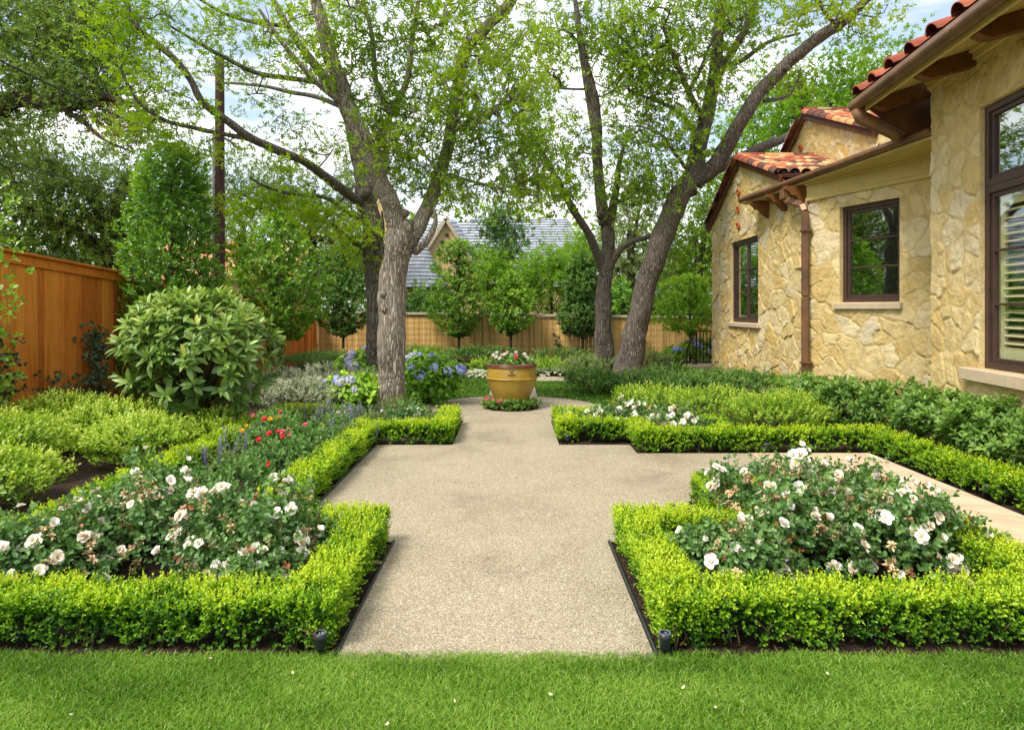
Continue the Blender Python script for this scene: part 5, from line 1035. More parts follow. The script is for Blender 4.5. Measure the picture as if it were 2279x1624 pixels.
# dry fallen leaves
fl = None
for k, (x, y, s_, lb) in enumerate(((448, 1252, 1.0, 'large lobed tan dry leaf lying on the mulch between the left roses'), (752, 1398, .42, 'brown dry leaf at the path edge of the front left hedge'), (1760, 1432, .5, 'dry leaf on the soil below the front right hedge'), (838, 1262, .32, 'small brown dry leaf under the left hedge corner'))):
    p = ground(x, y) + [0, 0, .03]; m = MB(); nl = 9 if k == 0 else 5; a = np.linspace(-1.9, 1.9, nl) + (PI / 2); d = np.stack([np.cos(a), np.sin(a) * .9, np.full(nl, .35)], 1)
    m.leaves(np.zeros((nl, 3)), d, np.array([0, -.25, 1.]) + rng.normal(0, .2, (nl, 3)), .15 * s_ * rng.uniform(.75, 1.1, nl), .055 * s_, rng.uniform(.45, 1, nl) if k == 0 else rng.uniform(.1, .5, nl), 'long', droop=.25); m.tube([[0, 0, 0], [.01, -.05 * s_, .02]], .003, 5, tint=.4)
    o = m.build('dry_leaf', M['dryleaf']); o.location = [float(v) for v in p]; tag(o, lb, 'leaf', 'dry leaves on the mulch')
m = MB(); t_ = np.linspace(0, 1, 4); V = []
for u in t_:
    for v in (-1, 0, 1): V.append([(u - .5) * .034, v * .011 * math.sin(PI * (.15 + .8 * u)), .004 + .008 * (u - .5) ** 2 * 4 + .003 * v * v])
m.add(V, [[i * 3 + j, i * 3 + j + 1, i * 3 + j + 4, i * 3 + j + 3] for i in range(3) for j in range(2)], tint=.35); pe0 = m.build('fallen_petal', M['petal']); tag(pe0, 'small cream rose petal fallen on the front lawn', 'petal', 'petals fallen on the lawn'); k = 0
for x, y in ((466, 1465), (860, 1612), (1840, 1500), (1520, 1530), (1225, 1545), (160, 1590), (650, 1498), (1590, 1575), (2095, 1480), (1010, 1560)):
    o = pe0 if k == 0 else pe0.copy(); k += 1
    if o is not pe0: COL.objects.link(o)
    o.location = [float(v) for v in ground(x, y, .035)]; o.rotation_euler = (rng.normal(0, .4), rng.normal(0, .4), rng.uniform(0, 6)); o.scale = (.62, .62, .62)
# ------------------------------------------------------------------ bright annuals and salvias left of the path
def small_flower(mat, sz, seed, n_=6):
    r = np.random.default_rng(seed); m = MB()
    for ring in range(2):
        k = n_; a = 2 * PI * np.arange(k) / k + ring * .4; tl = 1.15 - .5 * ring; d = np.stack([np.cos(a) * math.sin(tl), np.sin(a) * math.sin(tl), np.full(k, math.cos(tl))], 1)
        m.leaves(np.zeros((k, 3)), d, np.array([0, 0, 1.]) + d * -.2, sz * .55, sz * .5, r.uniform(.2, 1, k), 'hex', droop=.15)
    o = m.build('bloom', mat); me = o.data; bpy.data.objects.remove(o); return me
FR, FC, FY, FW = [small_flower(M[k], s, i) for i, (k, s) in enumerate((('red', .062), ('coral', .066), ('yellow', .06), ('fwhite', .06)))]
def annual(label, x, y, r_, h, n, blooms, group, mat='annual', sz=1.0, L=.05):
    t, p, out = shrub('annual_plant', label, 'flower', (x, y), (r_, r_, h), n, M[mat], L, L * .5, 6, .10, group=group, tint=.5, up=.8, rough=.3, stemmat='gstem')
    for me, k in blooms:
        for i in range(k):
            a = rng.uniform(0, 2 * PI); q = rng.uniform(0, 1) ** .5 * r_ * .9; z = h * (1.02 + rng.uniform(0, .16)) * (1 - .25 * (q / r_) ** 2); place_bloom(me, t, (math.cos(a) * q, math.sin(a) * q, z), rng.normal(0, .4, 3) + [0, -.5, .8], sz * rng.uniform(.8, 1.25))
GA = 'bright bedding plants left of the path'
annual('bedding plant with red blooms nearest the roses', -2.35, 7.0, .40, .46, 260, [(FR, 4), (FC, 1)], GA)
annual('bedding plant with yellow and orange blooms in the middle of its bed', -2.75, 7.9, .40, .50, 240, [(FY, 5), (FR, 1)], GA)
annual('bedding plant with red and coral blooms by the hedge of the gravel square', -2.3, 7.9, .36, .42, 220, [(FR, 2), (FC, 3)], GA)
annual('bedding plant with a single coral red bloom beside the loquat', -2.98, 8.7, .34, .52, 200, [(FC, 2)], GA)
annual('green bedding plant with few blooms behind the tallest left rose', -2.55, 6.2, .42, .40, 260, [(FR, 1)], GA)
annual('green bedding plant without blooms near the square corner', -2.35, 8.9, .36, .36, 220, [], GA)
def salvia(label, x, y, n):
    t = thing('salvia', label, 'flower', (x, y, 0), 'violet salvia spikes'); m = MB(); 
    q = rng.normal(0, .16, (n, 2)); hh = rng.uniform(.28, .50, n)
    for i in range(n):
        b = np.array([q[i, 0], q[i, 1], 0]); e = b + [rng.normal(0, .05), rng.normal(0, .05), hh[i]]; m.tube([b, (b + e) / 2 + rng.normal(0, .01, 3), e], [.004, .003, .002], 5)
        s = MB(); zz = np.linspace(.45, 1, 12); s.tube([b + (e - b) * .44, e], [.006, .004], 5)
        for k, z in enumerate(zz):
            c = b + (e - b) * z; d = np.array([[math.cos(a + k), math.sin(a + k), .3] for a in (0, 2.1, 4.2)]); s.leaves(np.repeat(c[None], 3, 0), d, np.tile([0, 0, 1.], (3, 1)), .026 * (1.15 - .6 * z), .018, rng.uniform(0, 1, 3), 'quad')
        s.build('flower_spike', M['salvia'], t)
    m.build('stems', M['gstem'], t); f = MB(); N = 90; p = np.stack([rng.normal(0, .18, N), rng.normal(0, .18, N), rng.uniform(.02, .3, N)], 1); f.sprigs(p, np.array([0, 0, 1.]) + rng.normal(0, .4, (N, 3)), .09, 5, .05, .02, .5, 'hex'); f.build('foliage', M['grey'], t)
for x, y, n, lb in ((-3.05, 7.2, 12, 'violet salvia clump behind the left roses'), (-3.1, 8.0, 12, 'violet salvia clump in front of the loquat trunk'), (-2.55, 9.5, 16, 'violet salvia clump beside the yellow blooms'), (-2.3, 9.9, 14, 'violet salvia clump near the pale trunk'), (-2.9, 9.9, 14, 'violet salvia clump right of the loquat'), (-2.2, 8.6, 8, 'small violet salvia clump by the gravel square hedge')): salvia(lb, x, y, n)
for x, y, r_, h, lb in ((-1.85, 11.0, .34, .36, 'small grey green mound at the left foot of the pale trunk'), (-2.1, 9.65, .3, .3, 'small grey green mound in the corner of the hedge by the pale trunk'), (-1.1, 9.75, .24, .28, 'low grey green mound inside the hedge end near the urn path')): shrub('garden_shrub', lb, 'shrub', (x, y), (r_, r_, h), 220, M['grey'], .045, .014, 7, .10, tint=.38, up=.8)
# ------------------------------------------------------------------ hydrangeas
def head_mesh(seed, tb):
    r = np.random.default_rng(seed); m = MB(); n = 46; d = nrmz(r.normal(size=(n, 3))); d[:, 2] = np.abs(d[:, 2]) * 1.0 - .2; d = nrmz(d)
    for i in range(n):
        a = nrmz(np.cross(d[i], [.3, .2, .9])); b = np.cross(d[i], a); p = np.repeat((d[i] * [.085, .085, .065])[None], 4, 0); ph = np.arange(4) * PI / 2 + r.uniform(0, 2); dd = a * np.cos(ph)[:, None] + b * np.sin(ph)[:, None] + d[i] * .25; m.leaves(p, dd, np.repeat(d[i][None], 4, 0), .026, .024, np.clip(tb + r.normal(0, .12), 0, 1), 'quad')
    o = m.build('bloom', M['blue']); me = o.data; bpy.data.objects.remove(o); return me
HM = [head_mesh(i, t) for i, t in enumerate((.15, .3, .45, .75, .95))]
def hydrangea(label, x, y, rx, ry, h, n, nb, pal=(0, 1, 1, 2, 3), L=.13, group='blue hydrangeas', tint=.55, top=True):
    t, p, out = shrub('hydrangea', label, 'hydrangea', (x, y), (rx, ry, h), n, M['hydr'], L, L * .62, 4, .12, 'long', group=group, tint=tint, up=.5, rough=.2, droop=.3, spread=1.2)
    for i in range(nb):
        d = nrmz(rng.normal(size=3)); d[2] = abs(d[2]) * 1.1 + (.25 if top else 0); d[1] = -abs(d[1]) if rng.uniform() < .7 else d[1]; d = nrmz(d); q = d * [rx, ry, h * .5] * 1.04 + [0, 0, h * .5]; place_bloom(HM[pal[rng.integers(len(pal))]], t, q, d + [0, 0, .3], rng.uniform(.8, 1.2))
hydrangea('blue flowering hydrangea right of the pale trunk beside the urn', -1.55, 12.9, .66, .58, .95, 270, 14)
hydrangea('bright leaved hydrangea left of the pale trunk with few blue blooms', -2.75, 12.0, .62, .5, .62, 260, 5, (3, 3, 1), tint=.75)
hydrangea('hydrangea with pale blue and cream blooms behind the variegated shrubs', -3.0, 14.9, .85, .6, .92, 260, 13, (1, 3, 4, 4))
hydrangea('blue hydrangea behind the iron railing', 5.9, 20.9, .9, .5, .85, 240, 20, (0, 1, 1, 3))
hydrangea('small blue hydrangea before the iron railing post', 4.9, 20.6, .4, .4, .6, 120, 7, (0, 1, 1))
# ------------------------------------------------------------------ urn planting and the ring of plants at its foot
t, p, out = shrub('urn_flowers', 'red and white flowers with dark leaves growing in the urn', 'flower', (UO[0], UO[1]), (.40, .40, .12), 150, M['dark'], .075, .045, 5, .08, base=.80, tint=.55, up=.7, stems=0)
for me, k in ((FR, 2), (FC, 4), (FW, 14)):
    for i in range(k):
        a = rng.uniform(0, 2 * PI); q = rng.uniform(.2, 1) ** .5 * .36; place_bloom(me, t, (math.cos(a) * q, math.sin(a) * q, .93 + rng.uniform(-.03, .07)), rng.normal(0, .4, 3) + [0, -.6, .7], 1.15)
gp = ('low plant with coral blooms at the left foot of the urn', 'low plant with a coral bloom at the front left foot of the urn', 'low green plant at the front of the urn foot', 'low green plant at the front right foot of the urn', 'low green plant at the right foot of the urn', 'low green plant behind the left foot of the urn')
for k, a in enumerate((200, 235, 268, 300, 335, 165)):
    a = math.radians(a); x, y = UO[0] + math.cos(a) * .40, UO[1] + math.sin(a) * .40; t, p, out = shrub('foot_plant', gp[k], 'flower', (x, y), (.15, .13, .18), 42, M['dark'], .06, .032, 5, .07, group='low plants ringing the urn foot', tint=.6, up=.6, stems=3, stemmat='gstem')
    for i in range((3, 2, 0, 0, 0, 1)[k]): place_bloom(FC, t, (rng.normal(0, .06), -.08, .17 + rng.uniform(0, .04)), (0, -.8, .5), 1.0)
m = MB(); m.lathe([(.0, .02), (.46, .02), (.50, .017)], c=(UO[0], UO[1], .012), sides=48); struct(m.build('soil_ring', M['mulch']))
# ------------------------------------------------------------------ vines and privet on the cedar fence
def vine(label, pts, n, w_, mat='vine', L=.065, group='dark vines climbing the cedar fence', name='climbing_vine', tint=.5):
    p0 = np.array(pts[0]); t = thing(name, label, 'vine', (p0[0], p0[1], 0), group); m = MB(); c = catmull(pts, 8); s = MB(); s.tube(c - [p0[0], p0[1], 0], np.linspace(.012, .005, len(c)), 6); 
    for _ in range(8):
        i = rng.integers(2, len(c) - 1); e = c[i] + [rng.normal(0, w_ * .3), rng.normal(0, w_), rng.uniform(0, w_)]; s.tube(np.array([c[i], (c[i] + e) / 2 + [0, 0, .03], e]) - [p0[0], p0[1], 0], [.005, .004, .002], 5)
    s.build('stems', M['stem'], t); u = rng.uniform(0, len(c) - 1.01, n); i = u.astype(int); q = c[i] + (c[i + 1] - c[i]) * (u - i)[:, None] + rng.normal(0, 1, (n, 3)) * [w_ * .35, w_, w_ * .7]; q[:, 2] = np.maximum(q[:, 2], .05); q[:, 0] = np.maximum(q[:, 0], FX + .05)
    m.sprigs(q - [p0[0], p0[1], 0], np.array([.6, -.5, .2]) + rng.normal(0, .5, (n, 3)), .10, 4, L, L * .62, tint + .3 * (vnoise(q * 3, 4) - .5), 'hex', 1.1, .25); m.build('foliage', M[mat], t)
f = FX + .12
vine('dark leaved vine climbing the fence at the left edge', [(f, 8.9, 0), (f, 8.95, .5), (f, 8.85, 1.0), (f, 9.0, 1.35)], 200, .2)
vine('short dark vine on the middle of the cedar fence', [(f, 9.9, 0), (f, 9.95, .35), (f, 10.0, .72)], 90, .17)
vine('short dark vine spreading low on the fence beside the loquat', [(f, 10.5, 0), (f, 10.6, .3), (f, 10.55, .62)], 100, .17)
vine('dark vine with pale tips climbing the fence behind the loquat', [(f, 11.1, 0), (f, 11.15, .6), (f, 11.0, 1.1), (f, 11.2, 1.4)], 210, .18, tint=.55)
vine('bright green climber reaching out from the left frame edge', [(-6.3, 8.3, 0), (-6.25, 8.3, 1.0), (-6.2, 8.25, 2.0), (-6.2, 8.2, 3.3)], 170, .20, 'ligus', .07, name='climbing_shrub', group=None, tint=.72)
n_ = 0
for z in (1.55, 1.75, 1.3): pass
def leafy_column(label, x, y, rx, ry, z0, z1, n, mat, L, W, group, name='young_tree', K=7, sl=.16, tint=.5, taper=.55, bottom=.55, trunk=.035, up=.5, rough=.3, cat='tree', kind='hex', inner=.35, peak=.4, noisefreq=1.4):
    t = thing(name, label, cat, (x, y, 0), group); sd = rng.integers(999); zf = rng.uniform(0, 1, n) ; a = rng.uniform(0, 2 * PI, n)
    w_ = np.where(zf < peak, bottom + (1 - bottom) * np.sin(zf / peak * PI / 2), 1 - (1 - (1 - taper)) * ((zf - peak) / (1 - peak)) ** 1.6); w_ = np.where(zf > .93, w_ * np.sqrt(np.clip((1 - zf) / .07, 0, 1)), w_); w_ = np.where(zf < .06, w_ * np.sqrt(zf / .06), w_); w_ = w_ * (.72 + .62 * vnoise(np.stack([zf * (z1 - z0) * 2.6 + sd, np.cos(a) * 1.1, np.sin(a) * 1.1], 1), 12)) if rough > .25 else w_
    ok = rng.uniform(size=n) < np.clip(w_ + .15, 0, 1); zf, a, w_ = zf[ok], a[ok], w_[ok]; n = len(zf)
    q = np.stack([np.cos(a), np.sin(a), zf * (z1 - z0) / max(rx, .2) * .8], 1); lm = 1 + rough * 2 * (vnoise(q * noisefreq + sd, 3) - .5) + rough * .8 * (vnoise(q * noisefreq * 2.6 + sd, 4) - .5); rad = np.where(rng.uniform(size=n) < inner, rng.uniform(.15, .85, n), rng.uniform(.8, 1.03, n)) * lm * w_
    p = np.stack([np.cos(a) * rx * rad, np.sin(a) * ry * rad, z0 + zf * (z1 - z0)], 1); out = np.stack([np.cos(a), np.sin(a), np.full(n, up)], 1) + rng.normal(0, .35, (n, 3)); cl = vnoise(p * 2.2 + sd, 6)
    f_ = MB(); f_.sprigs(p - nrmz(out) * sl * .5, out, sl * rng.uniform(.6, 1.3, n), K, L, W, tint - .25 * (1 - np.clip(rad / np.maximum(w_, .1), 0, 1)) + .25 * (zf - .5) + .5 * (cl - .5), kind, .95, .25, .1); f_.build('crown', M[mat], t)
    s = MB(); zt = z0 + (z1 - z0) * .9; s.tube([[0, 0, -.05], [.02, .01, zt * .4], [-.01, .02, zt * .75], [0, 0, zt]], [trunk * 1.3, trunk, trunk * .7, trunk * .3], 8, lump=.05)
    for _ in range(min(26, n // 12)):
        e = p[rng.integers(n)] * [.85, .85, 1]; b = np.array([0, 0, max(z0 * .9, e[2] - np.hypot(e[0], e[1]) * .8)]); s.tube([b, (b + e) / 2 + [0, 0, .04], e], [trunk * .4, trunk * .25, .004], 5)
    s.build('trunk', M['bark'], t); return t
leafy_column('tall dense privet column rising above the cedar fence behind the loquat', -6.15, 12.3, .84, .9, -.0 + .15, 4.75, 3000, 'ligus', .075, .042, None, name='privet_column', K=8, sl=.17, tint=.5, taper=.4, bottom=1.12, trunk=.05, rough=.25, peak=.3, cat='shrub')
GY = 'young trees trained along the garden fences'
leafy_column('young tree against the cedar fence, tallest of the fence row, right of the utility pole', -5.75, 17.0, .92, .8, .95, 4.25, 1700, 'ligus', .09, .05, GY, tint=.62, taper=.7, trunk=.04, rough=.42, peak=.35)
leafy_column('dark young tree against the corner of the tan fence, just left of the pale trunk', -5.2, 21.0, .85, .7, .95, 3.75, 1400, 'dark', .10, .05, GY, tint=.6, taper=.55, rough=.42, peak=.35)
leafy_column('young feathery tree on the tan fence left of the urn, bushy down to its stem', -1.75, 22.4, .95, .6, .85, 4.1, 1500, 'ligus', .10, .042, GY, tint=.58, taper=.75, rough=.6, peak=.3, inner=.5)
leafy_column('slim young tree on the tan fence directly behind the urn', -.05, 22.2, .62, .5, .95, 3.0, 750, 'ligus', .10, .05, GY, tint=.62, taper=.7, rough=.58, peak=.3, inner=.5)
leafy_column('dark rounded young tree on the tan fence left of the twin trunks', 2.28, 22.0, .72, .6, .85, 3.6, 1300, 'dark', .10, .05, GY, tint=.42, taper=.7, rough=.42, peak=.3)
leafy_column('pale leaved young tree on the tan fence beside the stone house corner', 5.45, 20.9, .85, .6, 1.0, 2.85, 520, 'bright', .12, .055, GY, tint=.6, taper=.5, rough=.6, peak=.4, inner=.5)
n = 3
for x, y, h in ((2.9, 22.3, .9), (4.1, 22.2, 1.0), (1.45, 22.6, .85)):
    vine({2.9: 'small dark climber at the foot of the tan fence behind the slim trunk', 4.1: 'small dark climber on the tan fence right of the leaning trunk', 1.45: 'small dark climber on the tan fence right of the urn'}[x], [(x, y, 0), (x + .05, y + .05, h * .5), (x, y + .1, h)], 50, .14, L=.09, group='small dark climbers on the tan fence')
# ------------------------------------------------------------------ trees: limbs surveyed as sight lines, twigs grown toward foliage clumps
def tree(name, label, limbs, clumps, leafm, barkm, L, W, per=7, K=8, sl=.16, r0=.0062, mult=1.0, group=None, knots=(), tint=.5, flat=0.0, droop=.15, cat='tree', up=.2, spr=.22, kind='hex', cutmat='cut', seed=1, extra=None, attach=.55, maxr=.05, tvar=.5):
    rg = np.random.default_rng(seed); b = np.asarray(limbs[0][0][0], float); base = np.array([b[0], b[1], 0.]); t = thing(name, label, cat, base, group)
    tr = MB(); NP = []; ND = []
    for k, (pts, rads) in enumerate(limbs):
        pts = np.array([np.asarray(p, float) for p in pts]); c = catmull(pts, 9); rr = np.interp(np.linspace(0, 1, len(c)), np.linspace(0, 1, len(rads)), rads)
        wob = np.stack([vnoise(c * 1.7 + 3 * k, 3 + a) - .5 for a in range(3)], 1) * np.minimum(rr[:, None], .12) * .7; wob[:1] *= 0; c = c + wob
        sides = 26 if rr.max() > .12 else (12 if rr.max() > .05 else 8)
        tr.tube(c - base, rr, sides, lump=.10 if rr.max() > .1 else .07, seed=seed * 13 + k)
        s_ = max(0, int(len(c) * (attach if k == 0 and len(limbs) > 2 else .25))); NP.append(c[s_:]); ND.append(rr[s_:])
    nodes = np.concatenate(NP); nrad = np.concatenate(ND); par = np.full(len(nodes), -1); nroot = len(nodes)
    A = []; TT = []
    for cl in clumps:
        x, y, Y, rx, ry, n = cl[:6]; n = int(n * mult); rd = cl[6] if len(cl) > 6 else None; c = at(x, y, Y); R = np.array([rx / FL * Y, (rd if rd else min(rx, ry) * .9 / FL * Y), ry / FL * Y])
        d = rg.normal(size=(n, 3)); d /= np.linalg.norm(d, axis=1, keepdims=True); r_ = rg.uniform(0, 1, n) ** .40; A.append(c + d * r_[:, None] * R); TT.append(np.full(n, cl[7] if len(cl) > 7 else 0.0))
    A = np.concatenate(A); TT = np.concatenate(TT); d0 = np.array([np.min(np.linalg.norm(nodes - a, axis=1)) for a in A]); order = np.argsort(d0); nodes = list(nodes); par = list(par); cap_ = 400000
    NA = np.array(nodes + [np.zeros(3)] * (len(A) * 4 + 4)); cnt = len(nodes); tips = []
    for ai in order:
        a = A[ai]; D = NA[:cnt] - a; dist = np.sqrt((D * D).sum(1)) + .35 * np.maximum(D[:, 2], 0); dist[nroot:] *= .92; j = int(np.argmin(dist)); s0 = NA[j]; v = a - s0; l = np.linalg.norm(v); ns = 3 if l > .35 else 2; prev = j
        bend = rg.normal(0, .10, 3) * l + np.array([0, 0, .08 * l])
        for q in range(1, ns + 1):
            u = q / ns; NA[cnt] = s0 + v * u + bend * math.sin(PI * u); par.append(prev); prev = cnt; cnt += 1
        tips.append(prev)
    load = np.zeros(cnt)
    for tp in tips: load[tp] += 1
    for i in range(cnt - 1, nroot - 1, -1): load[par[i]] += load[i]
    rad = np.minimum(r0 * np.sqrt(np.maximum(load, 1)), maxr)
    ci = np.arange(nroot, cnt); pi = np.array(par[nroot:cnt])
    if len(ci):                                                              # all twigs as four sided tapered prisms
        a, b2 = NA[pi] - base, NA[ci] - base; d = nrmz(b2 - a); ref = np.where(np.abs(d[:, 2:3]) < .9, np.array([[0, 0, 1.]]), np.array([[1., 0, 0]])); n1 = nrmz(np.cross(d, ref)); n2 = np.cross(d, n1); ra = np.where(pi >= nroot, rad[pi], rad[ci] * 1.1)[:, None]; rb = rad[ci][:, None]; V = []
        for (p_, r_) in ((a, ra), (b2, rb)):
            for k in range(5): V.append(p_ + r_ * (n1 * math.cos(k * 2 * PI / 5) + n2 * math.sin(k * 2 * PI / 5)))
        V = np.stack(V, 1).reshape(-1, 3); i = np.arange(len(ci))[:, None] * 10; tr.add(V, np.concatenate([i + np.array([[k, (k + 1) % 5, (k + 1) % 5 + 5, k + 5]]) for k in range(5)]))
    for kp, kr, kd in knots:
        kp = np.asarray(kp, float) - base; kd = nrmz(np.asarray(kd, float)); tr.tube([kp - kd * kr * 1.6, kp - kd * kr * .5, kp + kd * kr * .05, kp + kd * kr * .16, kp + kd * kr * .10], [kr * 1.7, kr * 1.3, kr * 1.02, kr * .85, kr * .68], 16, lump=.12); tr.tube([kp, kp + kd * kr * .11], [kr * .70, kr * .66], 14, mat=1)
    tr.build('trunk', [M[barkm], M[cutmat]], t)
    if extra: extra(t, base)
    fo = MB(); TP = NA[tips]; TTo = TT[order]; ctr = A.mean(0); N = len(TP); idx = np.repeat(np.arange(N), per); p = TP[idx] + rng.normal(0, spr, (len(idx), 3)) * np.array([1, 1, 1 - flat * .75]); dirs = rng.normal(0, 1, (len(idx), 3)) * np.array([1, 1, 1 - flat]) + nrmz(TP[idx] - ctr) * .6 + np.array([0, 0, up])
    big = vnoise(p * .9, seed) - .5; tn = tint + TTo[idx] + tvar * big + .25 * (vnoise(p * 2.7, seed + 1) - .5) + rng.normal(0, .06, len(p))
    fo.sprigs(p - base, dirs, sl * rng.uniform(.6, 1.3, len(p)), K, L, W, tn, kind, .95, .15, .10, droop=droop); fo.build('crown', M[leafm], t)
    return t
# pale oak in front (left of the urn)
a_ = at
T1Y = 11.85
tree('oak_tree', 'pale barked oak left of the urn with cut limb scars at its fork', [
    ([a_(868, 925, T1Y), a_(868, 880, T1Y), a_(870, 780, T1Y), a_(872, 660, T1Y), a_(882, 580, T1Y), a_(893, 520, T1Y)], [.30, .255, .245, .24, .225, .25]),
    ([a_(890, 545, T1Y), a_(880, 490, T1Y - .05), a_(862, 440, T1Y - .2), a_(840, 395, T1Y - .3), a_(824, 340, T1Y - .4), a_(800, 290, T1Y - .5), a_(772, 240, T1Y - .6), a_(745, 150, T1Y - .8), a_(715, 60, T1Y - 1), a_(690, -30, T1Y - 1.1)], [.19, .17, .155, .15, .145, .14, .135, .12, .10, .08]),
    ([a_(898, 545, T1Y), a_(925, 508, T1Y), a_(950, 462, T1Y + .1), a_(972, 405, T1Y + .2), a_(990, 340, T1Y + .3), a_(1008, 260, T1Y + .3), a_(1022, 170, T1Y + .2), a_(1035, 112, T1Y + .1), a_(1085, 60, T1Y), a_(1130, 15, T1Y - .1), a_(1160, -40, T1Y - .2)], [.18, .15, .125, .115, .11, .105, .10, .10, .10, .095, .085]),
    ([a_(925, 560, T1Y), a_(950, 535, T1Y - .1), a_(968, 495, T1Y - .15), a_(965, 462, T1Y - .2)], [.075, .06, .045, .02]),
    ([a_(850, 300, T1Y + .1), a_(870, 250, T1Y + .1), a_(905, 180, T1Y + .1), a_(915, 90, T1Y), a_(935, -20, T1Y)], [.05, .06, .055, .045, .03]),
    ([a_(824, 345, T1Y - .4), a_(846, 315, T1Y - .2), a_(850, 300, T1Y + .1)], [.06, .055, .05]),
    ([a_(870, 255, T1Y + .1), a_(838, 180, T1Y), a_(828, 80, T1Y - .2), a_(800, -20, T1Y - .3)], [.045, .045, .04, .03]),
    ([a_(1000, 300, T1Y + .3), a_(1060, 260, T1Y), a_(1120, 230, T1Y - .3), a_(1180, 215, T1Y - .5)], [.04, .035, .025, .015]),
    ([a_(980, 385, T1Y + .2), a_(1040, 400, T1Y), a_(1110, 420, T1Y - .2), a_(1165, 440, T1Y - .2)], [.035, .03, .022, .012]),
    ([a_(772, 240, T1Y - .6), a_(700, 180, T1Y - 1), a_(630, 100, T1Y - 1.3), a_(575, 20, T1Y - 1.5)], [.05, .045, .035, .025])],
    [(880, 70, T1Y, 120, 110, 75, 1.3), (760, 60, T1Y - .6, 110, 90, 55, 1.1), (1000, 60, T1Y, 120, 110, 80, 1.2), (1120, 70, T1Y, 110, 110, 60, 1.2), (1080, 190, T1Y - .2, 130, 100, 80, 1.0), (1170, 250, T1Y - .4, 80, 95, 48, .9), (960, 240, T1Y, 120, 110, 85, 1.2), (850, 310, T1Y - .3, 90, 70, 55, .9), (900, 370, T1Y + .2, 100, 60, 45, .8), (1060, 330, T1Y - .1, 120, 80, 70, .9), (1140, 420, T1Y - .2, 90, 36, 36, .6), (1010, 420, T1Y, 80, 40, 36, .7), (640, 70, T1Y - 1.2, 80, 70, 22, .8), (850, 215, T1Y, 80, 80, 42, 1.0), (720, 160, T1Y - .9, 70, 60, 18, .8), (1190, 360, T1Y - .3, 60, 60, 28, .7)],
    'oak', 'bark_pale', .082, .028, mult=.82, per=6, K=8, sl=.17, seed=3, spr=.16, tint=.60,
    knots=[(a_(903, 505, T1Y - .255), .09, (.1, -1, .05)), (a_(897, 470, T1Y - .16), .055, (-.2, -.8, .5)), (a_(849, 655, T1Y - .2), .04, (-.5, -1, -.2)), (a_(852, 690, T1Y - .23), .035, (-.2, -1, -.2))])
